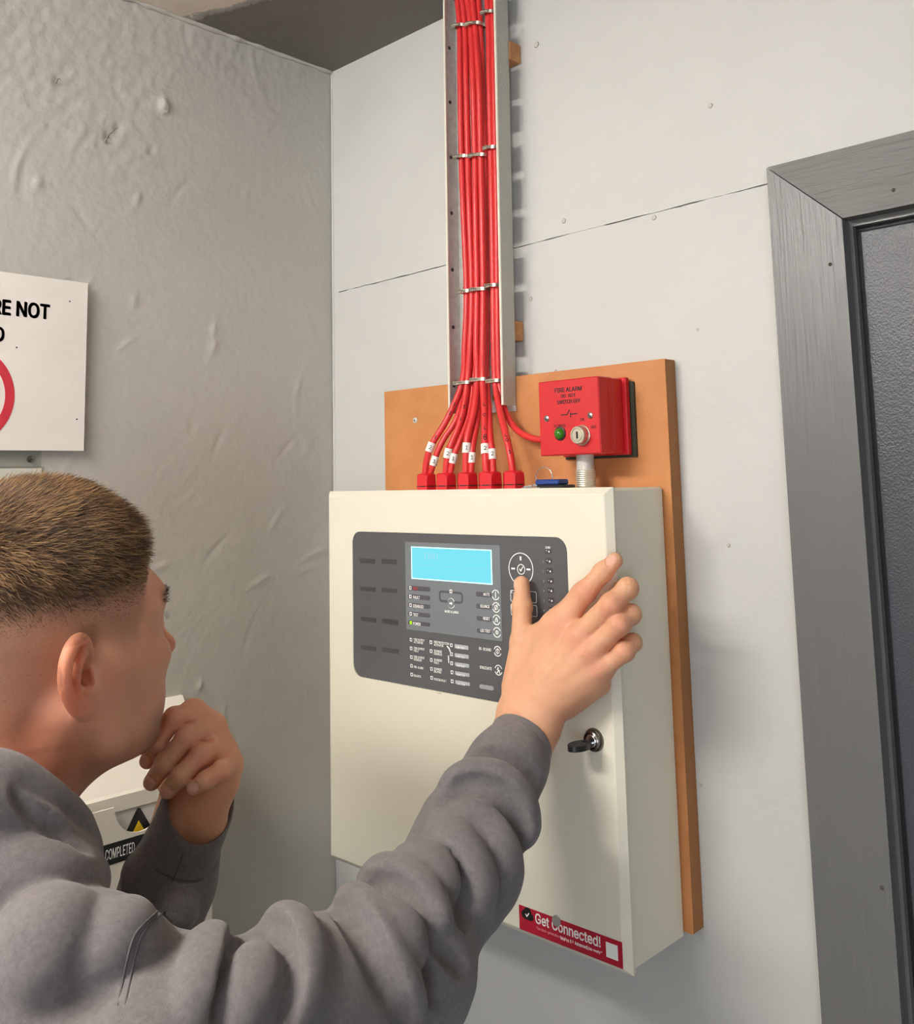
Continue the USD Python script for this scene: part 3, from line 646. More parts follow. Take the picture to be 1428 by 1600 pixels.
fbl("FIRE ALARM", 887.5, 608.5, .0047, True, .98)
fbl("DO  NOT", 888, 618, .0037, True, .95)
fbl("SWITCH OFF", 888.5, 627.3, .0041, True, .9)
fbl("ON", 909.5, 655.5, .0032, False); fbl("OFF", 927.5, 667, .0032, False); fbl("POWER", 874.5, 665.5, .0034, False)
x, z = FB(888.5, 647)
obj("switch_symbol", flat(LineString([(-.0100, -.0004), (-.0020, -.0004), (.0012, .0044)]).buffer(.00055).union(LineString([(.0026, .0012), (.0026, -.0034)]).buffer(.0005)).union(LineString([(.0026, -.0004), (.0110, 0)]).buffer(.00055)), (x, fy, z), depth=.0003), M_ink, SB)
for px, py in ((854.5, 654), (922.5, 649)):
    x, z = FB(px, py)
    cross_screw("screw", (x, fy, z), (0, -1, 0), .0038, SB, M_chrome)
x, z = FB(875.2, 677.5)
obj("light_bezel", lathe([(0, 0), (.0078, 0), (.0076, .0012), (.0064, .0016), (0, .0016)], (x, fy, z), (0, -1, 0), 26), M_black, SB, 30)
M_greenlens = usdkit.material(stage, "/World/Looks/green_lens", {"p": ("principled_bsdf", {"base_color": srgb(40, 96, 16), "roughness": .12, "emission_color": srgb(110, 200, 20), "emission_strength": .10})}, [], surface="p.BSDF")
obj("power_light", lathe([(0, .001), (.0062, .001), (.0058, .0034), (.0040, .0054), (.0018, .0062), (0, .0063)], (x, fy, z), (0, -1, 0), 24), M_greenlens, SB, True, label="green power light")
x, z = FB(909.5, 680); M_nickel = mat("nickel", srgb(206, 198, 180), .32, .9)
KS = obj("key_switch", lathe([(0, 0), (.0112, 0), (.0110, .0010), (.0100, .0016), (.0098, .0078), (.0090, .0090), (.0078, .0090), (.0074, .0082), (0, .0082)], (x, fy, z), (0, -1, 0), 34), M_nickel, SB, 30, label="round nickel key switch")
obj("switch_face", lathe([(0, .0082), (.0062, .0082), (.0060, .0090), (0, .0092)], (x, fy, z), (0, -1, 0), 28), M_nickel, KS, 30)
obj("keyhole", flat(rrect(.0022, .0078, .0009), (x, fy - .0091, z), depth=.0004), M_ink, KS)

CN = thing("conduit_nipple", "short galvanised conduit between the red switch box and the cabinet top", "conduit")
cx_ = hit(914.5, 730, 1, -.052)[0]
obj("pipe", lathe([(0, 0), (.0098, 0), (.0098, .04), (0, .04)], (cx_, -.052, 1.7095), n=32), M_steel, CN, 30)
obj("threaded_bush", lathe([(0, 0)] + [(.0108 + (.0004 if i % 2 else 0), .0006 + i * .0011) for i in range(18)] + [(0, .0206)], (cx_, -.052, 1.7105), n=32), mat("white_zinc", srgb(226, 224, 206), .35, .7), CN, 30)

# keys lying on the cabinet
KB = thing("key_bunch", "small bunch of keys with a blue fob lying on top of the cabinet", "keys")
def top(px, y): return hit(px, 750, 1, y)[0]
y_ = -.080; z_ = Z1 - .0014
a = top(845, y_); b = top(881, y_)
obj("fob", rbx(a, b, y_ - .011, y_ + .009, z_ + .0045, z_ + .0105, .0014), mat("blue_fob", srgb(34, 62, 130), .35), KB, label="blue plastic key fob")
obj("fob_back", rbx(a + .003, b + .008, y_ - .012, y_ + .010, z_ + .0002, z_ + .0045, .001), M_black, KB)
rr = .0118; cx_ = top(852, y_); tt = np.linspace(0, 2 * np.pi, 40)
obj("split_ring", tube(np.stack([cx_ + rr * np.cos(tt), y_ + .004 * np.sin(tt) * 0 - .002, z_ + .0123 + rr * np.sin(tt)], 1), .0006, 6, False), M_chrome, KB, True)
a = top(823, y_); b = top(842, y_)
kk = sbox(a, -.0025, b, .0025).union(Point(b, 0).buffer(.006)).difference(Point(b + .002, 0).buffer(.0018))
km = extr(kk, .002); km.apply_translation([0, y_ - .003, z_ + .0034])
km = place(km, trimesh.transformations.rotation_matrix(-.10, [0, 1, 0], (b, y_, z_)))
obj("key", km, M_chrome, KB)
k2 = place(extr(sbox(a + .004, -.0022, b + .012, .0022), .0018), trimesh.transformations.rotation_matrix(0, [0, 0, 1])); k2.apply_translation([0, y_ - .012, z_ + .0003])
obj("key", k2, M_chrome, KB)
# ================================================================ things on the left wall
M_signw = mat("sign_white", srgb(236, 231, 222), .45, noise=(9, srgb(230, 224, 214), .4, .7))
SG = thing("wall_sign", "white prohibition sign with black lettering and a red ring on the left wall", "sign")
sy1, sz1, sz0 = hit(136, 443, 0, WX + .006)[1], hit(136, 443, 0, WX + .006)[2], hit(124.5, 704.5, 0, WX + .006)[2]
SX = WX + .0085
def sign_plate():       # a thin plate whose right edge stands a little off the wall
    m = trimesh.creation.box([.0016, .297, sz1 - sz0]); m = m.subdivide().subdivide().subdivide()
    m.apply_translation([SX - .0008, sy1 - .1485, (sz0 + sz1) / 2]); return m
obj("plate", sign_plate(), M_signw, SG)
for zc in (sz1 - .03, sz0 + .02):
    obj("spacer", bx(WX - .001, SX - .0015, sy1 - .28, sy1 - .02, zc, zc + .01), M_crack, SG)
def stext(s, right_px, base_px, h, sx):
    p = hit(*right_px, 0, SX); q = hit(*base_px, 0, SX)
    obj("lettering", cat(*[text(s, h, (SX, p[1] + o_, q[2] + v_), "left", depth=.0003, bold=True, anchor="r", sx=sx) for o_, v_ in ((0, 0), (-.0005, .0002), (.0004, -.0002))]), M_ink, SG)
stext("RE NOT", (77.5, 485), (77, 498.6), .0169, .80)
stext("D", (6.5, 523), (3, 533.5), .0165, .80)
rc = hit(22.6, 620, 0, SX)
obj("prohibition_ring", flat(ring(.0590, .0485, 40), (SX, rc[1] - .0590, rc[2]), "left", depth=.0003), mat("sign_red", srgb(206, 52, 66), .45), SG, label="red ring")
for px, py in ((120, 655), (109, 471), (26, 543)):
    p = hit(px, py, 0, SX); obj("speck", flat(Point(0, 0).buffer(.0009), (SX, p[1], p[2]), "left"), M_crack, SG)
SHD = thing("document_holder", "clear plastic document holder with a paper sheet below the white sign", "document holder")
M_clear = usdkit.material(stage, "/World/Looks/clear_acrylic", {"t": ("transparent_bsdf", {"color": (.95, .96, .94)}), "gl": ("glossy_bsdf", {"color": (.9, .9, .9), "roughness": .08}), "m": ("mix_closure", {"fac": .06})},
    [("t.BSDF", "m.closure1"), ("gl.BSDF", "m.closure2")], surface="m.closure")
hx = WX + .008
p = hit(68.5, 706, 0, hx); q = hit(66, 730, 0, hx)
hz1 = p[2] + .001; hy1 = p[1]
obj("back_sheet", rbx(WX + .0012, WX + .0027, hy1 - .235, hy1, 1.44, hz1, .0004), M_clear, SHD)
obj("front_sheet", rbx(hx - .0015, hx, hy1 - .235, hy1 + .0015, 1.44, q[2] + .001, .0004), M_clear, SHD)
obj("paper", bx(WX + .0040, WX + .0044, hy1 - .23, hit(65, 732, 0, WX + .0042)[1], 1.445, q[2] - .001), M_signw, SHD)
p = hit(48, 717.5, 0, WX + .004)
cross_screw("screw", (WX + .0027, p[1], p[2]), (1, 0, 0), .0040, SHD, M_darkchrome)

WB = thing("forms_box", "white wall box with sloping lid, yellow warning triangle and black COMPLETED strip behind the person", "wall box")
M_wbox = mat("white_plastic", srgb(232, 226, 212), .4)
M_wbox2 = mat("white_plastic_grey", srgb(212, 206, 200), .45)
fx = -1.081; fy1 = -.254; fy0 = -.56
lip_t, lip_b = hit(231, 1229, 0, fx)[2], hit(246, 1251, 0, fx)[2]
zt = hit(275, 1087, 0, WX)[2]; zb = 1.02
def yprism(poly, y0, y1):     # poly in (x, z)
    m = extr(Polygon(poly), y1 - y0)
    T = np.eye(4); T[:3, 0], T[:3, 1], T[:3, 2] = (1, 0, 0), (0, 0, 1), (0, -1, 0); T[:3, 3] = (0, y1, 0)
    return place(m, T)
obj("body", yprism([(WX - .001, zb), (fx - .001, zb), (fx - .001, lip_b - .001), (WX - .001, lip_b - .001)], fy0, fy1), M_wbox2, WB)
obj("lid", yprism([(WX - .001, lip_b), (fx + .001, lip_b), (fx + .001, lip_t - .002), (fx - .003, lip_t + .001), (WX + .004, zt), (WX - .001, zt)], fy0 - .003, fy1 + .003), M_wbox, WB)
# front pocket plate with a thumb notch
px_ = fx + .009
def FP(px, py):
    h = hit(px, py, 0, px_); return h[1], h[2]
ny, nz = FP(179, 1263); pz = FP(160, 1267)[1]
NW = FP(221, 1290)[0] - ny
plate = sbox(fy0, zb, fy1 - .0, pz).difference(affinity.translate(affinity.scale(Point(0, 0).buffer(1.0, quad_segs=16), NW, pz - FP(221, 1299)[1]), ny + NW, pz))
obj("pocket", cat(flat(plate, (px_ - .003, 0, 0), "left", .003), bx(fx - .001, px_ - .003, fy0, fy1, zb, pz - .06), bx(fx - .001, px_ - .003, fy0, fy0 + .004, zb, pz)), M_wbox, WB)
def FBX(px, py):
    h = hit(px, py, 0, fx); return h[1], h[2]
ty, tz = FBX(217, 1264); tb = FBX(217, 1296)[1]
tri = Polygon([(-.027, -.046), (.027, -.046), (.0, .0)]).buffer(.003)
obj("warning_triangle", flat(tri, (fx - .0008, ty, tz - .002), "left", .0004), M_ink, WB, label="black edged yellow warning triangle")
obj("warning_face", flat(Polygon([(-.0205, -.0445), (.0205, -.0445), (0, -.0105)]), (fx - .0002, ty, tz - .002), "left", .0004), mat("warning_yellow", srgb(226, 188, 24), .5), WB)
za, zb_ = FP(190, 1313)[1], FP(180, 1349)[1]
obj("completed_strip", flat(sbox(fy0 + .01, zb_, fy1 - .012, za), (px_, 0, 0), "left", .0004), mat("strip_black", srgb(18, 18, 18), .4), WB)
ly, lz = FP(164, 1345); ry = FP(210, 1320)[0]
t_ = meshkit.text_mesh("COMPLETED", .0108, .0003, False); t_.apply_translation([-t_.bounds[0][0], 0, 0]); t_.apply_transform(np.diag([(ry - ly) / t_.bounds[1][0], 1, 1, 1]))
obj("lettering", place(t_, wall_T("left", (px_ + .0004, ly, lz))), M_print, WB)
# ================================================================ the person: smooth bodies from blended round shapes
class Vol:
    """A field of signed distances on a grid; shapes are blended in, the zero surface becomes a mesh."""
    def __init__(s, lo, hi, h, M=None, t=None):
        s.lo, s.h = np.array(lo, float), h
        s.n = np.ceil((np.array(hi, float) - s.lo) / h).astype(int) + 1
        s.D = np.full(s.n, .5, np.float32)
        s.M = np.eye(3) if M is None else M; s.t = np.zeros(3) if t is None else t     # grid frame -> world
    def loc(s, p):
        return (np.asarray(p, float) - s.t) @ s.M
    def _sub(s, lo, hi):
        a = np.clip(np.floor((lo - s.lo) / s.h).astype(int), 0, s.n); b = np.clip(np.ceil((hi - s.lo) / s.h).astype(int) + 1, 0, s.n)
        if (b <= a).any(): return None
        g = [(s.lo[i] + s.h * np.arange(a[i], b[i])).astype(np.float32) for i in range(3)]
        return tuple(slice(a[i], b[i]) for i in range(3)), (g[0][:, None, None], g[1][None, :, None], g[2][None, None, :])
    def put(s, fn, lo, hi, k=0.0, op="u"):
        m = 3 * s.h + 1.5 * k
        q = s._sub(np.asarray(lo) - m, np.asarray(hi) + m)
        if q is None: return
        sl, (X, Y, Z) = q
        d, a = fn(X, Y, Z), s.D[sl]
        if op == "s": a2, d2 = -a, d
        else: a2, d2 = a, d
        if k > 0:
            hh = np.maximum(k - np.abs(a2 - d2), 0) / k; r = np.minimum(a2, d2) - hh * hh * k * .25
        else: r = np.minimum(a2, d2)
        s.D[sl] = -r if op == "s" else r
    def cap(s, a, b, ra, rb=None, k=.0, op="u", flat=None):
        """A bone: round cone from a to b."""
        rb = ra if rb is None else rb
        a, b = s.loc(a), s.loc(b); ab = b - a; L2 = max(ab @ ab, 1e-12)
        def fn(X, Y, Z):
            x, y, z = X - a[0], Y - a[1], Z - a[2]
            t = np.clip((x * ab[0] + y * ab[1] + z * ab[2]) / L2, 0, 1)
            return np.sqrt((x - t * ab[0]) ** 2 + (y - t * ab[1]) ** 2 + (z - t * ab[2]) ** 2) - (ra + (rb - ra) * t)
        r = max(ra, rb)
        s.put(fn, np.minimum(a, b) - r, np.maximum(a, b) + r, k, op)
    def ell(s, c, r, k=.0, op="u", A=None):
        """An ellipsoid with half axes r along the columns of A (grid axes if None)."""
        c = s.loc(c); r = np.asarray(r, float); A = np.eye(3) if A is None else s.M.T @ A
        def fn(X, Y, Z):
            x, y, z = X - c[0], Y - c[1], Z - c[2]
            u = [(x * A[0, i] + y * A[1, i] + z * A[2, i]) for i in range(3)]
            k0 = np.sqrt(sum((u[i] / r[i]) ** 2 for i in range(3))); k1 = np.sqrt(sum((u[i] / r[i] ** 2) ** 2 for i in range(3)))
            return k0 * (k0 - 1) / np.maximum(k1, 1e-6)
        e = np.abs(A) @ r
        s.put(fn, c - e, c + e, k, op)
    def chain(s, P, R, k, op="u"):
        R = np.broadcast_to(R, len(P))
        for i in range(len(P) - 1):
            s.cap(P[i], P[i + 1], R[i], R[i + 1], k if i == 0 or op == "s" else min(k, .004) if k < .006 else k, op)
    def plane(s, c, nrm, k=.0):
        """Cuts away the side the normal points to."""
        c, nrm = s.loc(c), s.M.T @ (np.asarray(nrm, float) / np.linalg.norm(nrm))
        X, Y, Z = [(s.lo[i] + s.h * np.arange(s.n[i])).astype(np.float32) for i in range(3)]
        d = (X - c[0])[:, None, None] * nrm[0] + (Y - c[1])[None, :, None] * nrm[1] + (Z - c[2])[None, None, :] * nrm[2]
        s.D = np.maximum(s.D, d)
    def smooth(s, n=1):
        from scipy.ndimage import uniform_filter
        for _ in range(n): s.D = uniform_filter(s.D, 3)
    def val(s, P):
        from scipy.ndimage import map_coordinates
        q = (s.loc(P) - s.lo) / s.h
        return map_coordinates(s.D, q.T, order=1, mode="nearest")
    def trace(s, o, d, t0, t1, n=700):
        """First hit of the ray o + t d with the surface."""
        t = np.linspace(t0, t1, n); P = o + t[:, None] * d; v = s.val(P); i = np.nonzero(v < 0)[0]
        return None if len(i) == 0 else P[i[0]]
    def mesh(s, relax=2):
        D = s.D.copy(); D[[0, -1]] = .01; D[:, [0, -1]] = .01; D[:, :, [0, -1]] = .01
        S = D < 0; nx, ny, nz = s.n
        c = lambda i, j, k: (slice(i, nx - 1 + i), slice(j, ny - 1 + j), slice(k, nz - 1 + k))
        cnt = sum(S[c(i, j, k)].astype(np.int8) for i, j, k in np.ndindex(2, 2, 2))
        cells = np.argwhere((cnt > 0) & (cnt < 8)); idx = np.full((nx - 1, ny - 1, nz - 1), -1, np.int64); idx[tuple(cells.T)] = np.arange(len(cells))
        acc, num = np.zeros((len(cells), 3)), np.zeros(len(cells))
        I, J, Kk = cells.T
        cor = {q: D[I + q[0], J + q[1], Kk + q[2]] for q in np.ndindex(2, 2, 2)}
        for q in np.ndindex(2, 2, 2):
            for ax in range(3):
                if q[ax] == 0:
                    q2 = list(q); q2[ax] = 1; a, b = cor[q], cor[tuple(q2)]
                    m = (a < 0) != (b < 0); t = np.where(m, a / np.where(m, a - b, 1), 0)
                    p = np.tile(np.array(q, float), (len(cells), 1)); p[:, ax] = t
                    acc += p * m[:, None]; num += m
        V = s.lo + s.h * (cells + acc / num[:, None])
        F = []
        for ax in range(3):
            o1, o2 = (ax + 1) % 3, (ax + 2) % 3
            a = [slice(1, m - 1) for m in s.n]; b = list(a); a[ax] = slice(0, s.n[ax] - 1); b[ax] = slice(1, s.n[ax])
            ch = S[tuple(a)] != S[tuple(b)]; e = np.argwhere(ch); flip = S[tuple(a)][ch]
            off = np.ones(3, int); off[ax] = 0; e = e + off
            def cell(d1, d2):
                q = e.copy(); q[:, o1] -= d1; q[:, o2] -= d2; return idx[tuple(q.T)]
            Q = np.stack([cell(1, 1), cell(0, 1), cell(0, 0), cell(1, 0)], 1)
            Q[~flip] = Q[~flip][:, ::-1]
            F.append(Q)
        Q = np.vstack(F); F = np.vstack([Q[:, [0, 1, 2]], Q[:, [0, 2, 3]]])
        from scipy.sparse import coo_matrix
        E = np.vstack([Q[:, [0, 1]], Q[:, [1, 2]], Q[:, [2, 3]], Q[:, [3, 0]]]); n = len(V)
        A = coo_matrix((np.ones(2 * len(E)), (np.r_[E[:, 0], E[:, 1]], np.r_[E[:, 1], E[:, 0]])), shape=(n, n)).tocsr(); A.data[:] = 1
        dg = np.maximum(np.asarray(A.sum(1)).ravel(), 1)[:, None]
        for i in range(relax):
            V = V + .5 * (A @ V / dg - V); V = V - .52 * (A @ V / dg - V)
        return trimesh.Trimesh(V @ s.M.T + s.t, F, process=False)
def colored(name, mesh, colors, m, parent, label=None, kind=None):
    p = obj(name, mesh, m, parent, True, label=label, kind=kind)
    UsdGeom.PrimvarsAPI(p).CreatePrimvar("tint", Sdf.ValueTypeNames.Color3fArray, "vertex").Set(Vt.Vec3fArray.FromNumpy(np.asarray(colors, np.float32)))
    return p
def euler(y, p, r):
    cy, sy, cp, sp, cr, sr = np.cos(y), np.sin(y), np.cos(p), np.sin(p), np.cos(r), np.sin(r)
    return np.array([[cy, -sy, 0], [sy, cy, 0], [0, 0, 1]]) @ np.array([[1, 0, 0], [0, cp, -sp], [0, sp, cp]]) @ np.array([[cr, 0, sr], [0, 1, 0], [-sr, 0, cr]])
PS = thing("person", "person in grey hooded sweatshirt with cropped hair, one hand on the cabinet, other at chin", "person")
HM, HT = euler(.145, .1185, .0459), np.array([-.818, -.5716, 1.5835])
def H(x, y, z): return HM @ np.array([x, y, z]) + HT
NECK = np.array([-.822, -.640, 1.425])          # base of the neck
hv = Vol((-.112, -.135, -.20), (.112, .145, .155), .0016, HM, HT)
E3 = lambda c, r, k=.012, op="u", A=None: hv.ell(H(*c), r, k, op, None if A is None else HM @ A)
Cp = lambda a, b, ra, rb=None, k=.012, op="u": hv.cap(H(*a), H(*b), ra, rb, k, op)
E3((0, -.012, .050), (.0755, .092, .092), 0)
E3((0, .014, .060), (.066, .066, .068), .02)
E3((0, .030, .000), (.0605, .058, .072), .03)
Cp((-.028, .077, .036), (.028, .077, .036), .0155, k=.02)
Cp((.030, .078, .034), (.054, .058, .030), .0120, .010, k=.015); Cp((-.030, .078, .034), (-.054, .058, .030), .0120, .010, k=.015)
for s in (1, -1):
    E3((s * .044, .058, -.010), (.021, .026, .018), .02)              # cheekbone
    Cp((s * .058, .035, -.006), (s * .068, .0, .0), .012, .010, k=.02)
    Cp((s * .052, .012, -.055), (s * .020, .066, -.080), .0175, .0150, k=.03)   # jaw
    Cp((s * .060, .004, -.015), (s * .053, .010, -.055), .016, .017, k=.03)
    E3((s * .040, .046, -.045), (.022, .032, .032), .02)
E3((0, .064, -.048), (.032, .040, .038), .025)
E3((0, .080, -.081), (.019, .015, .014), .018)                          # chin
E3((0, .094, -.0685), (.016, .008, .005), .010, "s")
E3((0, .030, -.078), (.038, .042, .014), .03)
for s in (1, -1): E3((s * .034, .101, .013), (.019, .017, .0125), .014, "s")      # eye sockets
Cp((0, .090, .026), (0, .112, -.016), .0070, .0095, k=.010)
E3((0, .1150, -.0205), (.0105, .0110, .0090), .006)
for s in (1, -1): E3((s * .0125, .1030, -.0265), (.0065, .0090, .0070), .006)
for s in (1, -1): E3((s * .0062, .1085, -.0325), (.0030, .0048, .0032), .002, "s")
Cp((-.017, .0945, -.054), (.017, .0945, -.054), .0052, k=.006); Cp((0, .1005, -.0520), (0, .1005, -.0520), .0058, k=.006)
Cp((-.014, .0935, -.0622), (.014, .0935, -.0622), .0060, k=.006); Cp((0, .0995, -.0625), (0, .0995, -.0625), .0058, k=.006)
for s in (1, -1): Cp((0, .1090, -.0574), (s * .019, .0985, -.0582), .0012, .0008, k=.002, op="s")
for s in (1, -1):                                                         # lids round the eyeballs
    E3((s * .032, .0775, .0130), (.0142, .0136, .0128), .006)
    E3((s * .032, .0905, .0125), (.0105, .0080, .0040), .002, "s")
    E3((s * .032, .0775, .0130), (.0120, .0120, .0120), .001, "s")
# neck with its long side muscle
Nl = (NECK - HT) @ HM
hv.cap(H(0, -.030, -.030), HT + HM @ (Nl + [0, 0, .02]), .056, .061, .035)
hv.cap(H(0, .000, -.082), HT + HM @ (Nl + [0, .012, .0]), .030, .036, .03)
hv.cap(H(.058, -.022, -.030), HT + HM @ (Nl + [.022, .045, .01]), .014, .016, .02)
hv.cap(H(-.058, -.022, -.030), HT + HM @ (Nl + [-.022, .045, .01]), .014, .016, .02)
# ears
def ear(s):
    e = lambda y, z, x: H(s * x, y - .011, z + .0015)
    rim = [e(.000, .002, .0720), e(-.001, .015, .0745), e(-.006, .0255, .0790), e(-.0145, .0310, .0850), e(-.0245, .0285, .0905), e(-.0315, .019, .0935), e(-.0330, .006, .0930), e(-.0290, -.006, .0895), e(-.0215, -.018, .0845), e(-.0135, -.0265, .0800)]
    P = spline(rim, 5); n = len(P)
    A = HM @ np.linalg.qr(np.array([[s * .88, s * .47, 0], [.47, -.88, 0], [0, 0, 1.0]]))[0]
    hv.ell(e(-.0165, .002, .0800), (.0040, .0160, .0280), .006, "u", A)
    hv.ell(e(-.0075, -.0240, .0770), (.0046, .0080, .0090), .005, "u", A)      # lobe
    hv.ell(e(-.0170, .008, .0868), (.0060, .0115, .0180), .004, "s", A)         # hollow between rim and inner fold
    R = np.interp(np.linspace(0, 1, n), [0, .15, .45, .75, 1], [.0030, .0040, .0047, .0043, .0036])
    for i in range(n - 1): hv.cap(P[i], P[i + 1], R[i], R[i + 1], .0025)
    Q = spline([e(-.008, .018, .0785), e(-.0150, .0160, .0845), e(-.0190, .008, .0855), e(-.0180, -.006, .0830), e(-.0110, -.0155, .0785), e(-.004, -.0165, .0760)], 4)
    for i in range(len(Q) - 1): hv.cap(Q[i], Q[i + 1], .0036, .0036, .003)
    hv.ell(e(-.0065, -.001, .0830), (.0115, .0085, .0120), .002, "s", A)        # concha
    hv.ell(e(-.001, -.004, .0740), (.0065, .0045, .0075), .002, "s", A)
    hv.ell(e(.0045, -.0015, .0765), (.0042, .0045, .0075), .004, "u", A)       # tragus
for s in (1, -1): ear(s)
hv.smooth(1)
head = hv.mesh(2)
# pigment: lips, ears, brows, beard shade, scalp under the crop
hl = (head.vertices - HT) @ HM
SK, SK_red, SK_lip, SK_scalp, SK_beard = (np.array(srgb(*c_)) for c_ in ((206, 149, 119), (212, 122, 94), (166, 96, 84), (100, 76, 58), (112, 90, 76)))
def sm(e0, e1, x): t = np.clip((x - e0) / (e1 - e0), 0, 1); return t * t * (3 - 2 * t)
def mixc(c_, d, w): return c_ * (1 - w[:, None]) + d * w[:, None]
X, Y, Z = hl.T
col = np.tile(SK, (len(hl), 1))
nz = meshkit.fbm(hl * 60, 3, 3)
col *= (.94 + .12 * nz)[:, None]
col = mixc(col, SK_red, .55 * sm(.078, .090, np.abs(X)) * sm(-.045, -.02, Z) * sm(.02, 0, Y))
col = mixc(col, SK_red, .45 * sm(.02, -.06, Y) * sm(.03, -.05, Z) * (.5 + nz))
col = mixc(col, SK_red, .35 * np.exp(-((X / .03) ** 2 + ((Y - .115) / .02) ** 2 + ((Z + .02) / .02) ** 2)))
col = mixc(col, SK_lip, .8 * sm(.019, .013, np.abs(X)) * sm(.088, .096, Y) * sm(.0125, .0085, np.abs(Z + .058)))
col = mixc(col, SK_beard, .62 * sm(-.040, -.062, Z) * sm(.035, .065, Y) * sm(-.115, -.095, Z) * (.6 + .8 * nz))
def hair_len(x, y, z):
    """Length of the crop: long on top, clipped short at the sides and the nape, nothing on the face."""
    lowline = np.interp(y, [-.12, -.06, -.03, .0, .022, .040, .055, .066, .075, .09], [-.060, -.050, -.015, .016, .004, .008, .040, .078, .096, .104])
    f = sm(0, .026, z - lowline)
    top = sm(.055, .098, z + .15 * np.clip(-y - .02, 0, .1) * 0)
    side = sm(.034, .085, z)
    L = (.0012 + .0055 * side + .0085 * top + .0045 * sm(.045, .075, y) * sm(.085, .105, z)) * f
    return L, f
HL, HF = hair_len(X, Y, Z)
onear = (np.abs(X) > .0745) & (Y > -.048) & (Y < .0) & (Z < .032) & (Z > -.04)
HF = np.where(onear, 0, HF); HL = np.where(onear, 0, HL)
col = mixc(col, SK_scalp, HF * (.35 + .5 * sm(.0015, .006, HL)))
brow = np.exp(-((Z - (.040 - .25 * np.maximum(np.abs(X) - .035, 0))) / .0050) ** 2) * sm(.008, .014, np.abs(X)) * sm(.058, .050, np.abs(X)) * sm(.05, .07, Y)
col = mixc(col, np.array(srgb(92, 66, 48)), .75 * brow)
M_skin = usdkit.material(stage, "/World/Looks/skin", {
    "a": ("attribute", {"attribute": "tint"}), "g": ("geometry", {}), "n": ("noise_texture", {"scale": 420.0, "detail": 5.0, "roughness": .7}), "b": ("bump", {"distance": .0007, "strength": .7}),
    "p": ("principled_bsdf", {"roughness": .48, "subsurface_weight": .18, "subsurface_scale": .006, "subsurface_radius": (1.0, .35, .18), "specular_ior_level": .42})},
    [("a.color", "p.base_color"), ("g.position", "n.vector"), ("n.fac", "b.height"), ("b.normal", "p.normal")], surface="p.BSDF")
SKIN_PARTS = [(head, col)]
# eyes, brows, lashes
M_eye = mat("eye_white", srgb(222, 214, 206), .15)
M_iris = mat("iris", srgb(96, 112, 120), .2)
for s in (1, -1):
    c0 = H(s * .032, .0775, .0130)
    ey = trimesh.creation.icosphere(3, .0117); c0 = H(s * .032, .0762, .0130); ey.apply_translation(c0)
    EY = obj("eyeball", ey, M_eye, PS, True)
    g = H(s * .034, .2, -.02) - c0; g /= np.linalg.norm(g)
    obj("iris", lathe([(0, .0112), (.0056, .0106), (.0050, .0114), (0, .0121)], c0, g, 20), M_iris, EY, True)
    obj("pupil", lathe([(0, .0119), (.0022, .0118), (.0014, .0123), (0, .0124)], c0, g, 14), M_ink, EY, True)
def curves(name, strands, widths, m, parent, label=None, kind="stuff"):
    """strands: (n, k, 3) points, widths (k,) from root to tip."""
    n, k, _ = strands.shape
    cv = UsdGeom.BasisCurves.Define(stage, path_of(parent) + "/" + numbered(path_of(parent), name))
    cv.CreateTypeAttr("linear"); cv.CreatePointsAttr(Vt.Vec3fArray.FromNumpy(strands.reshape(-1, 3).astype(np.float32)))
    cv.CreateCurveVertexCountsAttr(Vt.IntArray.FromNumpy(np.full(n, k, np.int32)))
    cv.CreateWidthsAttr(Vt.FloatArray.FromNumpy(np.tile(np.asarray(widths, np.float32), n))); cv.SetWidthsInterpolation("vertex")
    UsdShade.MaterialBindingAPI.Apply(cv.GetPrim()).Bind(m)
    data(cv.GetPrim(), label=label, kind=kind)
    return cv.GetPrim()
rh = np.random.default_rng(11)
tri = head.vertices[head.faces]; area = head.area_faces
fl = hl[head.faces].mean(1); fL, fF = hair_len(*fl.T)
fL = np.where(onear[head.faces].any(1), 0, fL)
nrm = head.face_normals @ HM
w = area * np.clip(fL / .004, 0, 1) ** .7 * (fL > .0004)
N_HAIR = 38000
pick = rh.choice(len(w), N_HAIR, p=w / w.sum())
b = rh.random((N_HAIR, 2)); b = np.where((b.sum(1) > 1)[:, None], 1 - b, b)
roots = tri[pick, 0] + b[:, :1] * (tri[pick, 1] - tri[pick, 0]) + b[:, 1:] * (tri[pick, 2] - tri[pick, 0])
rl = (roots - HT) @ HM; nl = nrm[pick]; Lh = fL[pick] * rh.uniform(.75, 1.2, N_HAIR)
crown = np.array([0.0, -.075, .115])
flow = rl - crown; flow -= nl * (flow * nl).sum(1)[:, None]; flow /= np.linalg.norm(flow, axis=1)[:, None] + 1e-6
flow += .25 * np.stack([np.zeros(N_HAIR), np.ones(N_HAIR), -.3 * np.ones(N_HAIR)], 1) * sm(.04, .09, rl[:, 2])[:, None]
flow += rh.normal(0, .28, flow.shape) + (meshkit.noise(rl * 55, 5)[:, None] - .5) * .5
up_ = np.interp(Lh, [.002, .012], [.30, .62])[:, None]
d0 = nl * (up_ + .25) + flow * (1 - up_); d0 /= np.linalg.norm(d0, axis=1)[:, None]
d1 = nl * up_ * .6 + flow * (1.1 - up_); d1 /= np.linalg.norm(d1, axis=1)[:, None]
p0 = rl - nl * .0004; p1 = p0 + d0 * (Lh * .5)[:, None]; p2 = p1 + d1 * (Lh * .5)[:, None]
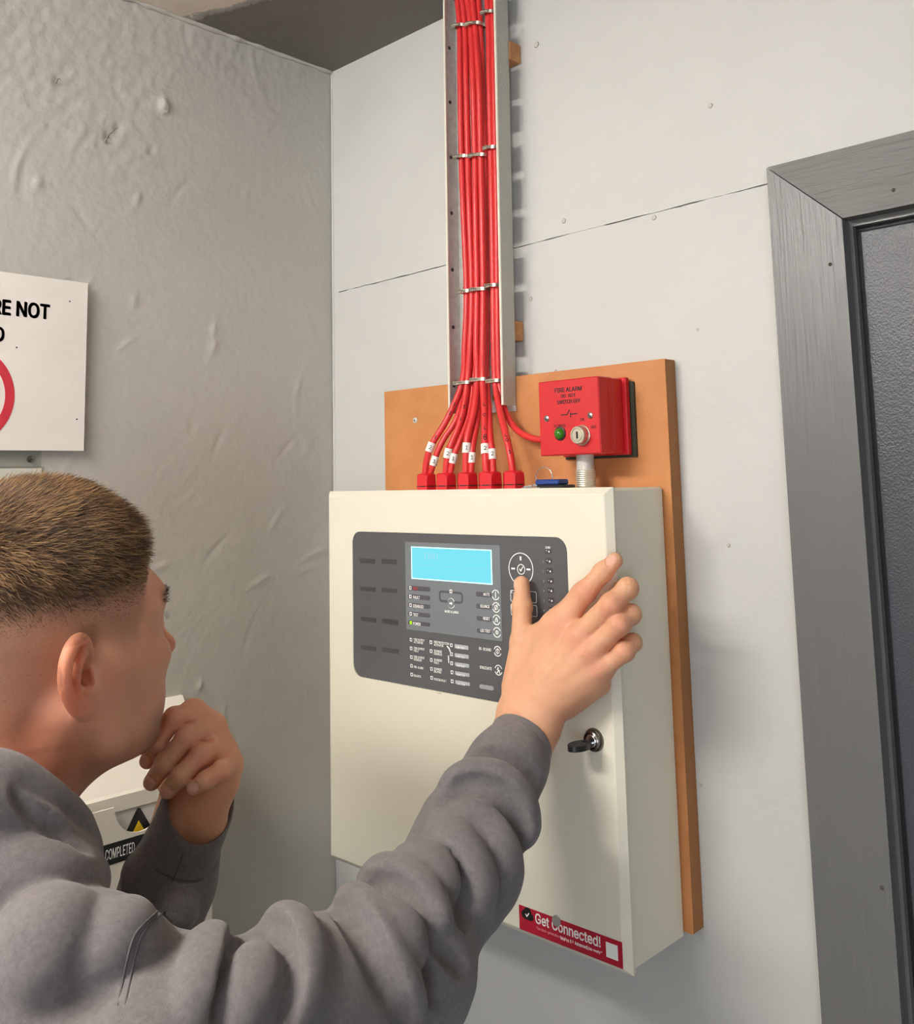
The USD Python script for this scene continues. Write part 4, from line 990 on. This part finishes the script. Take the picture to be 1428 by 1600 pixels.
M_hair = usdkit.material(stage, "/World/Looks/cropped_hair", {
    "g": ("geometry", {}), "n": ("noise_texture", {"scale": 45.0, "detail": 2.0}), "r": ("rgb_ramp", {"ramp": [(.3, srgb(96, 70, 46)), (.55, srgb(132, 98, 62)), (.75, srgb(168, 128, 84))]}),
    "p": ("principled_bsdf", {"roughness": .42, "specular_ior_level": .5})}, [("g.position", "n.vector"), ("n.fac", "r.fac"), ("r.color", "p.base_color")], surface="p.BSDF")
hs = np.stack([p0, p1, p2], 1) @ HM.T + HT
tone = rh.random(N_HAIR) + .5 * (meshkit.noise(rl * 90, 7) - .5)
M_hair_d = mat("cropped_hair_dark", srgb(74, 53, 36), .45); M_hair_l = mat("cropped_hair_light", srgb(186, 146, 98), .42)
HR = UsdGeom.Xform.Define(stage, "/World/person/hair").GetPrim(); data(HR, label="short light brown cropped hair, faded at the sides")
for nm, sel, mm in (("dark_strands", tone < .42, M_hair_d), ("brown_strands", (tone >= .42) & (tone < .74), M_hair), ("light_strands", tone >= .74, M_hair_l)):
    curves(nm, hs[sel], [.00030, .00027, .00010], mm, HR)
bm = np.where(brow > .45)[0]; bm = rh.choice(bm, 170)
br = hl[bm]; dirb = np.stack([np.sign(br[:, 0]) * .8, -.2 * np.ones(len(br)), .25 + 0 * br[:, 0]], 1) + rh.normal(0, .2, br.shape)
dirb /= np.linalg.norm(dirb, axis=1)[:, None]; nb = head.vertex_normals[bm] @ HM
M_brow = mat("brow_hair", srgb(74, 54, 40), .6)
curves("eyebrow", np.stack([br, br + nb * .0008 + dirb * .0022, br + nb * .0010 + dirb * .0042], 1) @ HM.T + HT, [.00034, .00030, .0001], M_brow, PS, "brown eyebrows")
ls = []
for s in (1, -1):
    for i in range(10):
        u = -1 + 2 * i / 9; a = np.array([s * .032 + u * .0105, .0905 - .0045 * u * u, .0172 - .002 * u * u]); o_ = np.array([u * .15, 1, .28]); o_ /= np.linalg.norm(o_)
        ls.append([a, a + o_ * .003, a + o_ * .0052 + np.array([0, 0, .0014])])
        if i % 9 == 4:
            a = np.array([s * .032 + u * .0100, .0900 - .0045 * u * u, .0085]); ls.append([a, a + o_ * .003 - np.array([0, 0, .0015]), a + o_ * .005 - np.array([0, 0, .002])])
curves("eyelashes", np.array(ls) @ HM.T + HT, [.00036, .00030, .00010], mat("lash", srgb(40, 32, 28), .6), PS)
# ---------------------------------------------------------------- hands
SK_hand, SK_nail, SK_kn = np.array(srgb(220, 164, 128)), np.array(srgb(232, 176, 154)), np.array(srgb(212, 138, 112))
def sampler(f):
    from scipy.ndimage import map_coordinates
    def fn(X, Y, Z):
        q = np.stack(np.broadcast_arrays((X - f.lo[0]) / f.h, (Y - f.lo[1]) / f.h, (Z - f.lo[2]) / f.h))
        return map_coordinates(f.D, q.reshape(3, -1), order=1, mode="nearest").reshape(q.shape[1:])
    return fn
def build_hand(lo, hi, fingers, thumb, wrist, elbow, palm, dorsal, wr=.0265, thick=1.0):
    """fingers: joint lists [base, middle joint, end joint, tip] with four radii each; palm: extra soft bones."""
    v = Vol(lo, hi, .0013)
    for (a, b, ra, rb) in palm: v.cap(a, b, ra, rb, .016)
    w = np.asarray(wrist); d = np.asarray(elbow) - w; d /= np.linalg.norm(d)
    side = np.cross(d, dorsal); side /= np.linalg.norm(side)
    for s in (-1, 1):
        v.cap(w + side * s * .0135, w + d * .11 + side * s * .016, wr * .66, wr * .90, .02)
    v.cap(w + side * .0125 + np.asarray(dorsal) * .012, w + side * .0125 + np.asarray(dorsal) * .012 + d * .004, .0085, k=.014)
    F = Vol(lo, hi, .0013)
    for J, R in fingers + [thumb]:
        f = Vol(np.min(J, 0) - .024, np.max(J, 0) + .024, .0013)
        for i in range(len(J) - 1):
            f.cap(J[i], J[i + 1], R[i], R[i + 1], .0025 if i else 0)
            if i: f.cap(J[i], J[i], R[i] * 1.05, k=.004)
        F.put(sampler(f), f.lo, f.lo + f.h * (f.n - 1), .0008)      # fingers only touch one another ...
    v.put(sampler(F), F.lo, F.lo + F.h * (F.n - 1), .0048)          # ... and grow out of the palm
    return v
def bone_dirs(J): return [np.asarray(J[i + 1]) - np.asarray(J[i]) for i in range(len(J) - 1)]
def nail(v, J, R, up, w=.0060, L=.0115):
    """The nail plate: a slightly proud, curved patch at the back of the last bone; returns centre and axes for tinting."""
    d = np.asarray(J[-1]) - np.asarray(J[-2]); d /= np.linalg.norm(d)
    n = np.asarray(up) - d * (np.asarray(up) @ d); n /= np.linalg.norm(n); s = np.cross(d, n)
    c = np.asarray(J[-1]) - d * (.0015) + n * (R[-1] * .70)
    v.ell(c + n * .0012, (w * 1.12, L * .62, .0028), .0012, "s", np.stack([s, d, n], 1))
    v.ell(c - n * .0001, (w, L * .56, .0028), .0008, "u", np.stack([s, d, n], 1))
    return c, s, d, n, w, L
def hand_colors(m, nails, knuckles):
    P = m.vertices; c_ = np.tile(SK_hand, (len(P), 1)) * (.93 + .14 * meshkit.fbm(P * 55, 3, 8))[:, None]
    for k in knuckles:
        c_ = mixc(c_, SK_kn, .6 * np.exp(-(np.linalg.norm(P - k, axis=1) / .0115) ** 2))
    for (c0, s, d, n, w, L) in nails:
        q = P - c0; a, b, h_ = q @ s, q @ d, q @ n
        c_ = mixc(c_, SK_nail, .85 * sm(1.05, .85, (a / w) ** 2 + (b / (L * .56)) ** 2) * (h_ > -.001))
    return c_
W = lambda px, py, y: hit(px, py, 1, y)
# right hand: thumb on the keypad, long fingers spread towards and round the cabinet's right edge
r_wrist = W(824, 1140, -.172); r_elbow = at(618, 1514, .735)
edge = X1
idx = [W(877, 976, -.153), W(914, 925, -.147), W(942, 894, -.139), W(961, 876, -.1335)]
mid_ = [W(904, 994, -.155), W(955, 945, -.150), W(981, 919, -.135), np.array([edge + .0045, -.1165, hit(990, 915, 0, edge)[2]])]
rng_ = [W(924, 1018, -.154), W(968, 975, -.148), W(986, 960, -.132), np.array([edge + .0045, -.1130, hit(992, 958, 0, edge)[2]])]
lit = [W(940, 1046, -.149), W(976, 1018, -.143), W(989, 1004, -.130), np.array([edge + .0040, -.1140, hit(993, 999, 0, edge)[2]])]
thb = [W(806, 1072, -.160), W(815, 1003, -.150), W(816, 948, -.143), W(815, 912, -.1375)]
rf = [(idx, [.0108, .0102, .0090, .0077]), (mid_, [.0110, .0105, .0094, .0080]), (rng_, [.0104, .0099, .0090, .0077]), (lit, [.0093, .0087, .0078, .0068])]
rt = (thb, [.0145, .0112, .0098, .0082])
lo_ = np.min([r_wrist, *[j for f_, _ in rf for j in f_], *thb], 0) - .045; hi_ = np.max([r_wrist, *[j for f_, _ in rf for j in f_], *thb], 0) + .035
dors = np.array([.35, -.90, .25]); dors /= np.linalg.norm(dors)
palm_r = []
wl_, wm_, wr_ = W(806, 1108, -.165), W(826, 1112, -.168), W(850, 1112, -.163)
for j, wst, a, b in ((idx[0], wl_, .0150, .0128), (mid_[0], wm_, .0160, .0128), (rng_[0], wm_ * .4 + wr_ * .6, .0155, .0122), (lit[0], wr_, .0150, .0112)):
    palm_r.append((wst, j + np.array([0, .002, 0]), a, b))
palm_r += [(W(812, 1095, -.158), W(825, 1010, -.148), .0150, .0115), (W(870, 1085, -.150), W(930, 1065, -.142), .0140, .0110), (W(832, 1030, -.150), W(868, 985, -.150), .0110, .0095), (W(828, 990, -.1475), W(855, 978, -.150), .0060, .0060), (W(872, 972, -.151), W(905, 928, -.147), .0095, .0088)]
rv = build_hand(lo_, hi_, rf, rt, r_wrist, r_elbow, palm_r, dors)
for f_ in (idx, mid_, rng_, lit):          # tendons fanning over the back of the hand
    a = f_[0] + dors * .0065; b = np.asarray(wm_) + dors * .0095
    rv.cap(a, a + (b - a) * .75, .0032, .0022, .009)
rv.cap(W(884, 1103, -.143), W(938, 1069, -.139), .0130, .0100, .004)      # fleshy outer edge of the palm
nr = [nail(rv, thb, rt[1], np.array([-.75, -.6, .1]), .0066, .0125), nail(rv, idx, rf[0][1], np.array([.25, -.9, .35]), .0055, .0110), nail(rv, mid_, rf[1][1], np.array([.9, -.2, .3]), .0056, .011), nail(rv, rng_, rf[2][1], np.array([.9, -.2, .3]), .0054, .0105), nail(rv, lit, rf[3][1], np.array([.9, -.2, .3]), .0046, .009)]
rm_ = rv.mesh(4)
SKIN_PARTS.append((rm_, hand_colors(rm_, nr, [j[i] + dors * .008 for j in (idx, mid_, rng_, lit) for i in (0, 1)])))
# left hand: loosely closed in front of the chin, fingers towards the face
D_ = lambda px, py, d: at(px, py, d)
l_wrist = D_(296, 1294, .878); l_elbow = D_(196, 1560, .850)
li = [D_(302, 1112, .898), D_(272, 1122, .880), D_(246, 1160, .874), D_(230, 1189, .876)]
lm = [D_(332, 1134, .894), D_(293, 1150, .872), D_(258, 1192, .864), D_(237, 1222, .866)]
lr = [D_(347, 1168, .890), D_(316, 1178, .866), D_(283, 1212, .856), D_(262, 1236, .858)]
ll = [D_(361, 1195, .884), D_(347, 1203, .859), D_(322, 1219, .850), D_(303, 1231, .851)]
lt = [D_(283, 1262, .905), D_(262, 1215, .925), D_(246, 1172, .922), D_(238, 1140, .915)]
lf = [(li, [.0098, .0090, .0081, .0070]), (lm, [.0103, .0094, .0085, .0075]), (lr, [.0098, .0090, .0081, .0071]), (ll, [.0088, .0080, .0072, .0063])]
ltt = (lt, [.0135, .0110, .0096, .0080])
lo_ = np.min([l_wrist, *[j for f_, _ in lf for j in f_], *lt], 0) - .04; hi_ = np.max([l_wrist, *[j for f_, _ in lf for j in f_], *lt], 0) + .035
vd = -CAM_R[2]                        # towards the viewer
ldors = np.array([.70, .70, .1]); ldors /= np.linalg.norm(ldors)
palm_l = []
for j, wst, a, b in ((li[0], D_(283, 1272, .893), .0150, .0118), (lm[0], D_(292, 1272, .887), .0160, .0122), (lr[0], D_(304, 1272, .880), .0155, .0116), (ll[0], D_(316, 1272, .872), .0150, .0108)):
    palm_l.append((wst, j, a, b))
palm_l += [(D_(318, 1268, .878), D_(345, 1226, .882), .0150, .0125), (D_(282, 1262, .892), D_(270, 1210, .905), .0140, .0110)]
lv = build_hand(lo_, hi_, lf, ltt, l_wrist, l_elbow, palm_l, vd, wr=.0262)
nup = vd + np.array([0, 0, .15])
nl_ = [nail(lv, f_, r_, nup + off, w_, .0112) for (f_, r_), off, w_ in zip(lf, (np.array([-.5, 0, -.3]), np.array([-.35, 0, -.2]), np.array([-.2, 0, -.1]), np.array([0, 0, .1])), (.0056, .0060, .0056, .0048))]
lmm = lv.mesh(4)
SKIN_PARTS.append((lmm, hand_colors(lmm, nl_, [j[1] + vd * .008 for j in (li, lm, lr, ll)] + [j[0] for j in (li, lm, lr, ll)])))
for nm, J in (("ri", idx), ("rm", mid_), ("rr", rng_), ("rl", lit), ("rt", thb), ("li", li), ("lm", lm), ("lr", lr), ("ll", ll), ("lt", lt)):
    pass
# ---------------------------------------------------------------- the grey hooded sweatshirt
M_hood = usdkit.material(stage, "/World/Looks/grey_fleece", {
    "g": ("geometry", {}), "n": ("noise_texture", {"scale": 1500.0, "detail": 3.0}), "n2": ("noise_texture", {"scale": 190.0, "detail": 4.0}), "mx": ("math", {"math_type": "multiply_add", "value2": .5}),
    "b": ("bump", {"distance": .0007, "strength": .8}), "nc": ("noise_texture", {"scale": 240.0, "detail": 5.0, "roughness": .75}), "r": ("rgb_ramp", {"ramp": [(.25, srgb(101, 97, 97)), (.5, srgb(115, 110, 110)), (.75, srgb(128, 123, 122))]}),
    "p": ("principled_bsdf", {"roughness": .9, "specular_ior_level": .15, "sheen_weight": .25, "sheen_roughness": .5, "sheen_tint": (.9, .88, .87)})},
    [("g.position", "n.vector"), ("g.position", "n2.vector"), ("n2.fac", "mx.value1"), ("n.fac", "mx.value3"), ("mx.value", "b.height"), ("b.normal", "p.normal"), ("g.position", "nc.vector"), ("nc.fac", "r.fac"), ("r.color", "p.base_color")], surface="p.BSDF")
def pxs(L): return np.array([at(*q) for q in L])
gv = Vol((-1.10, -.90, .86), (-.50, -.13, 1.56), .0030)
r_sh = at(240, 1722, .575); l_sh = np.array([-1.005, -.635, 1.385])
chest = np.array([-.815, -.690, 1.15])
gv.ell(chest, (.185, .115, .24), 0)
gv.ell((-.815, -.675, .98), (.165, .120, .16), .10)
gv.cap(r_sh + [-.03, -.01, -.015], l_sh + [0, 0, -.02], .074, .068, .05)
gv.cap(NECK + [.0, -.02, -.065], r_sh + [-.03, -.01, .0], .054, .068, .02)
gv.cap(NECK + [-.01, -.015, -.05], l_sh + [.04, 0, -.01], .058, .068, .04)
gv.ell((-.72, -.765, 1.27), (.085, .055, .13), .06)            # shoulder blade
def sleeve(sh, el, wr, R, cut, cut_n, hole):
    v = Vol(np.min([sh, el, wr], 0) - .12, np.max([sh, el, wr], 0) + .12, .003)
    v.cap(sh, sh + (el - sh) * .55, R[0], R[1], 0); v.cap(sh + (el - sh) * .55, el, R[1], R[2], .03)
    a = el + (wr - el) * .5; b = el + (wr - el) * .80
    v.cap(el, a, R[2], R[3], .03); v.cap(a, b, R[3], R[4], .02); v.cap(b, wr + (wr - el) * .25, R[5], R[5], .018)
    v.cap(el, el, R[2] * 1.03, k=.03)
    v.plane(cut, cut_n)
    return v
ra = r_wrist - r_elbow; ra /= np.linalg.norm(ra)
r_cut = at(819, 1150, .945)
sv = sleeve(r_sh, r_elbow, r_wrist, [.068, .058, .0485, .0425, .0375, .0295], r_cut - ra * .012, ra + .12 * np.array([1, 0, 0]), None)
la = l_wrist - l_elbow; la /= np.linalg.norm(la)
l_el2 = l_elbow - la * .10
l_cut = at(297, 1292, .872) - la * .008
lsv = sleeve(l_sh, l_el2, l_wrist, [.076, .062, .050, .044, .0400, .0335], l_cut, la + .75 * vd + .35 * CAM_R[0], None)
for s_ in (sv, lsv): gv.put(sampler(s_), s_.lo, s_.lo + s_.h * (s_.n - 1), .02)
shl = pxs([(-60, 1642, .60), (20, 1608, .605), (75, 1580, .61), (125, 1574, .615), (160, 1612, .618), (190, 1646, .622), (260, 1640, .622), (330, 1648, .632)])      # the top of the raised shoulder
gv.chain(spline(shl, 3), .060, .012)
# hood rolls around the neck
rollA = pxs([(-60, 1212, .655), (-22, 1207, .66), (12, 1214, .665), (46, 1234, .672), (79, 1259, .683), (106, 1284, .697), (121, 1312, .712), (129, 1340, .722), (131, 1366, .728)])
rollB = pxs([(-40, 1262, .640), (18, 1268, .648), (50, 1284, .655), (85, 1305, .665), (118, 1321, .682), (143, 1331, .703)])
rollC = pxs([(-60, 1388, .625), (20, 1382, .632), (72, 1380, .648), (104, 1380, .672), (122, 1384, .694)])
far = [NECK + np.array(q) for q in ((-.02, -.105, .055), (-.075, -.07, .06), (-.10, 0, .045), (-.10, .05, .0), (-.07, .075, -.035), (-.02, .07, -.06))]
gv.chain(spline(far, 4), np.linspace(.034, .024, 21), .02)
gv.chain(spline([rollC[0], NECK + np.array([-.0, -.12, .04]), far[0]], 4), .034, .03)
gv.chain(spline(rollC, 4), np.interp(np.linspace(0, 1, 17), [0, .6, 1], [.029, .0275, .0200]), .006)
gv.chain(spline(rollB, 4), np.interp(np.linspace(0, 1, 21), [0, .5, 1], [.0125, .0125, .006]), .004)
gv.chain(spline(rollA, 4), np.interp(np.linspace(0, 1, 33), [0, .5, .8, 1], [.0150, .0150, .0140, .0120]), .004)
gv.chain(spline([at(131, 1368, .728), at(122, 1410, .735), at(110, 1470, .75)], 4), .0125, .008)
gv.chain(spline([rollA[0] + np.array([0, 0, -.006]), NECK + np.array([.035, -.105, .056]), NECK + np.array([-.035, -.108, .062]), NECK + np.array([-.095, -.035, .060]), NECK + np.array([-.105, .03, .045])], 4), .0150, .006)
gv.chain(spline([rollB[0], NECK + np.array([.03, -.110, .045]), NECK + np.array([-.045, -.105, .045])], 4), .022, .02)
gv.ell((-.83, -.715, 1.305), (.150, .080, .125), .03)
# folds: lines on the cloth, measured on the photograph and laid on the surface itself
base = Vol((0, 0, 0), (.01, .01, .01), .01); base.lo, base.h, base.n, base.D, base.M, base.t = gv.lo, gv.h, gv.n, gv.D.copy(), gv.M, gv.t
def lay(line, n=6, on=None):
    out = []; on = on or base
    for q in spline([(x_, y_, 0) for x_, y_ in line], n):
        d = ray(q[0], q[1]); p = on.trace(CAM_P, d, .35, 1.25, 1100)
        if p is not None and (not out or np.linalg.norm(p - out[-1]) < .05): out.append(p)
    P = np.array(out)
    for _ in range(4):
        if len(P) > 4: P[1:-1] = .25 * P[:-2] + .5 * P[1:-1] + .25 * P[2:]
    return P
def fold(line, up=0.0, down=0.0, wu=.011, wd=.007, k=.014):
    P = lay(line, 6, gv if down else base)
    if len(P) < 3: return
    view = P - CAM_P; view /= np.linalg.norm(view, axis=1)[:, None]
    t = np.sin(np.linspace(.35, np.pi - .35, len(P))) ** .7
    if up: gv.chain(P + view * (wu - up), wu * t, k)
    if down: gv.chain(P - view * (wd - down), wd * t, k * .6, "s")
R_ = lambda *q: fold(q, up=.006); G_ = lambda *q: fold(q, down=.0055)
fold(((700, 1224), (738, 1213), (775, 1221), (804, 1246), (820, 1282), (822, 1320), (812, 1358)), up=.004, wu=.009)
G_((690, 1250), (720, 1229), (754, 1228), (783, 1240), (803, 1264), (816, 1296), (816, 1330))
G_((745, 1179), (770, 1178), (798, 1187), (824, 1203), (842, 1224))
R_((566, 1380), (594, 1367), (622, 1374), (648, 1396), (668, 1428), (674, 1452))
G_((562, 1392), (590, 1379), (617, 1386), (640, 1406), (660, 1432), (684, 1464), (710, 1494), (728, 1515))
R_((492, 1404), (530, 1399), (556, 1412), (578, 1446), (600, 1496), (620, 1546), (640, 1586))
G_((470, 1424), (508, 1414), (535, 1417), (556, 1438), (574, 1470), (598, 1520), (622, 1558), (652, 1602))
R_((384, 1440), (414, 1429), (440, 1436), (457, 1464), (466, 1506), (464, 1552), (450, 1600))
G_((380, 1446), (408, 1441), (430, 1452), (441, 1484), (446, 1530), (440, 1580))
R_((350, 1430), (338, 1452), (326, 1490), (318, 1530), (300, 1580))
G_((362, 1442), (372, 1464), (372, 1500), (362, 1545), (350, 1600))
R_((276, 1418), (270, 1446), (266, 1480))
R_((400, 1500), (392, 1545), (372, 1600))
R_((690, 1300), (720, 1330), (742, 1372), (748, 1420)); G_((660, 1318), (700, 1352), (722, 1400), (724, 1440))
R_((636, 1340), (668, 1356), (694, 1388)); R_((770, 1300), (786, 1350), (776, 1410), (752, 1460))
G_((640, 1470), (664, 1520), (690, 1562)); R_((600, 1440), (622, 1462), (632, 1500))
fold(((186, 1478), (150, 1506), (110, 1536), (70, 1562)), down=.0045, wd=.016, k=.02)
fold(((100, 1440), (72, 1476), (50, 1520)), up=.004, wu=.018, k=.02)
fold(((212, 1440), (186, 1462), (160, 1500)), up=.003, wu=.012, k=.015)
fold(((22, 1236), (43, 1261), (75, 1290), (105, 1307), (139, 1326)), down=.0065, wd=.0065, k=.005)
# armhole seam: two stitched lines with a raised edge between them
seam = ((252, 1424), (228, 1446), (214, 1466), (204, 1500), (196, 1540), (188, 1580), (182, 1612))
fold(seam, up=.003, wu=.007, k=.006)
# left sleeve wrinkles and the seam of its cuff
for q in (((212, 1340), (205, 1370), (203, 1410)), ((190, 1352), (184, 1380), (180, 1408)), ((232, 1318), (224, 1360), (220, 1404))): fold(q, up=.003, wu=.006, k=.008)
gm = gv.mesh(6)
# the fleece sags and puckers a little
gm.vertices = gm.vertices + gm.vertex_normals * ((meshkit.fbm(gm.vertices * 22, 3, 31) - .5) * .005)[:, None]
HD = obj("hoodie", gm, M_hood, PS, True, label="grey fleece hooded sweatshirt")
def cuff(c0, d, n, ro, ri, L, R1, squash=.94):
    """A ribbed cuff: a hollow band with a rounded lip; its mouth lies in the plane with normal n."""
    u = np.cross(d, [0, 0, 1.0]); u /= np.linalg.norm(u); w = np.cross(u, d); nn = 72
    prof = [(R1, L), (ro * 1.03, L * .75), (ro, L * .4), (ro, .003), (ro - .0009, .0007), ((ro + ri) / 2, 0), (ri + .0008, .0007), (ri, .003), (ri, L * .5), (ri * .9, L)]
    a = np.arange(nn) / nn * 2 * np.pi; V = []
    for r, h_ in prof:
        rib = 1 + .006 * np.sin(a * 36)
        p = c0 - d * h_ + (r * rib * np.cos(a))[:, None] * u + (squash * r * rib * np.sin(a))[:, None] * w
        p = p - (((p - c0 + d * h_) @ n) / (d @ n))[:, None] * d            # slanted like the mouth
        V.append(p)
    F = []
    for i in range(len(prof) - 1):
        for j in range(nn):
            k = (j + 1) % nn; F += [(i * nn + j, (i + 1) * nn + k, i * nn + k), (i * nn + j, (i + 1) * nn + j, (i + 1) * nn + k)]
    return trimesh.Trimesh(np.vstack(V), F, process=False)
obj("cuff", cuff(r_cut - ra * .004, ra, ra + .12 * np.array([1, 0, 0]), .0324, .0284, .030, .0335), M_hood, HD, 50)
def first_hit(m, px, py):
    """Where the line of sight of a pixel meets a small mesh."""
    d = ray(px, py); A, B, C_ = (m.vertices[m.faces[:, i]] for i in range(3)); e1, e2 = B - A, C_ - A
    h_ = np.cross(d, e2); det = (e1 * h_).sum(1); det = np.where(np.abs(det) < 1e-14, 1e-14, det); s_ = CAM_P - A
    u = (s_ * h_).sum(1) / det; q = np.cross(s_, e1); v_ = (q * d).sum(1) / det; t_ = (e2 * q).sum(1) / det
    ok = (u >= 0) & (v_ >= 0) & (u + v_ <= 1) & (t_ > .1)
    return None if not ok.any() else CAM_P + d * (t_[ok].min() - .0006)
l_c = at(297, 1292, .876) + la * .026
lcm = cuff(l_c, la, la + .75 * vd + .35 * CAM_R[0], .0352, .0318, .060, .0390)
LC = obj("cuff", lcm, M_hood, HD, 50)
LC = HD
for nm, ln in (("cuff_seam", ((286, 1334), (279, 1354), (270, 1376), (259, 1402))), ("stitch_line", ((212, 1304), (220, 1328), (236, 1352), (256, 1366), (280, 1374), (308, 1376), (328, 1366), (338, 1350)))):
    P = [first_hit(lcm, q[0], q[1]) for q in spline([(x_, y_, 0) for x_, y_ in ln], 6)]
    P = np.array([p for p in P if p is not None])
    if len(P) > 3: obj(nm, tube(P, .00045, 6), mat(nm + "_thread", srgb(80, 76, 74), .95), LC, True)
M_stitch = mat("seam_thread", srgb(150, 146, 146), .8)
def stitch(name, line, off, r, m):
    P = []
    for q in spline([(x_ + off, y_, 0) for x_, y_ in line], 8):
        p = gv.trace(CAM_P, ray(q[0], q[1]), .35, 1.25, 2500)
        if p is not None: P.append(p + (CAM_P - p) / np.linalg.norm(CAM_P - p) * .0004)
    P = np.array(P)
    if len(P) > 4: obj(name, tube(P, r, 6), m, HD, True)
M_seamdark = mat("seam_groove", srgb(88, 85, 86), .95)
stitch("seam", seam, -5.5, .0008, M_seamdark); stitch("seam", seam, 5.5, .0008, M_seamdark)
# ---------------------------------------------------------------- trousers and shoes (below the picture)
tv = Vol((-1.06, -.86, .06), (-.56, -.44, 1.0), .007)
tv.ell((-.815, -.665, .93), (.155, .112, .12), 0)
for s_ in (-1, 1):
    hip, kn, an = np.array([-.815 + s_ * .085, -.665, .88]), np.array([-.815 + s_ * .10, -.640, .48]), np.array([-.815 + s_ * .11, -.680, .10])
    tv.cap(hip, kn, .092, .066, .03); tv.cap(kn, an, .066, .052, .03)
obj("trousers", tv.mesh(2), mat("dark_denim", srgb(44, 46, 54), .85, bump=(700, .0006)), PS, True, label="dark trousers")
for s_ in (-1, 1):
    sv_ = Vol((-.815 + s_ * .12 - .08, -.80, -.01), (-.815 + s_ * .12 + .08, -.42, .16), .005)
    a_ = np.array([-.815 + s_ * .113, -.70, .05]); sv_.cap(a_, a_ + [0, 0, .05], .045, .044); sv_.ell(a_ + [s_ * .008, .09, -.012], (.045, .13, .042), .03)
    sv_.plane((0, 0, .004), (0, 0, -1))
    obj("shoe", sv_.mesh(2), M_black, PS, True)
# the trunk and limbs inside the clothes complete the body
bv = Vol((-1.08, -.84, .06), (-.54, -.12, 1.47), .008)
bv.ell(chest + [0, 0, .02], (.150, .090, .22), 0); bv.ell((-.815, -.665, .95), (.14, .095, .13), .08); bv.cap(r_sh + [-.02, 0, -.01], l_sh, .050, .050, .05)
bv.cap(NECK, NECK - [0, .01, .08], .055, .075, .04)
for a_, b_, ra_, rb_ in ((r_sh, r_elbow, .042, .030), (r_elbow, r_wrist - ra * .07, .030, .022), (l_sh, l_el2, .042, .032), (l_el2, l_wrist - la * .10, .032, .022)): bv.cap(a_, b_, ra_, rb_, .02)
for s_ in (-1, 1):
    hip, kn, an = np.array([-.815 + s_ * .085, -.665, .88]), np.array([-.815 + s_ * .10, -.640, .48]), np.array([-.815 + s_ * .11, -.680, .09])
    bv.cap(hip, kn, .070, .046, .03); bv.cap(kn, an, .046, .034, .03)
bm_ = bv.mesh(2); SKIN_PARTS.append((bm_, np.tile(SK, (len(bm_.vertices), 1))))
colored("body", trimesh.util.concatenate([m_ for m_, _ in SKIN_PARTS]), np.vstack([c_ for _, c_ in SKIN_PARTS]), M_skin, PS, label="face, neck and hands of the person")
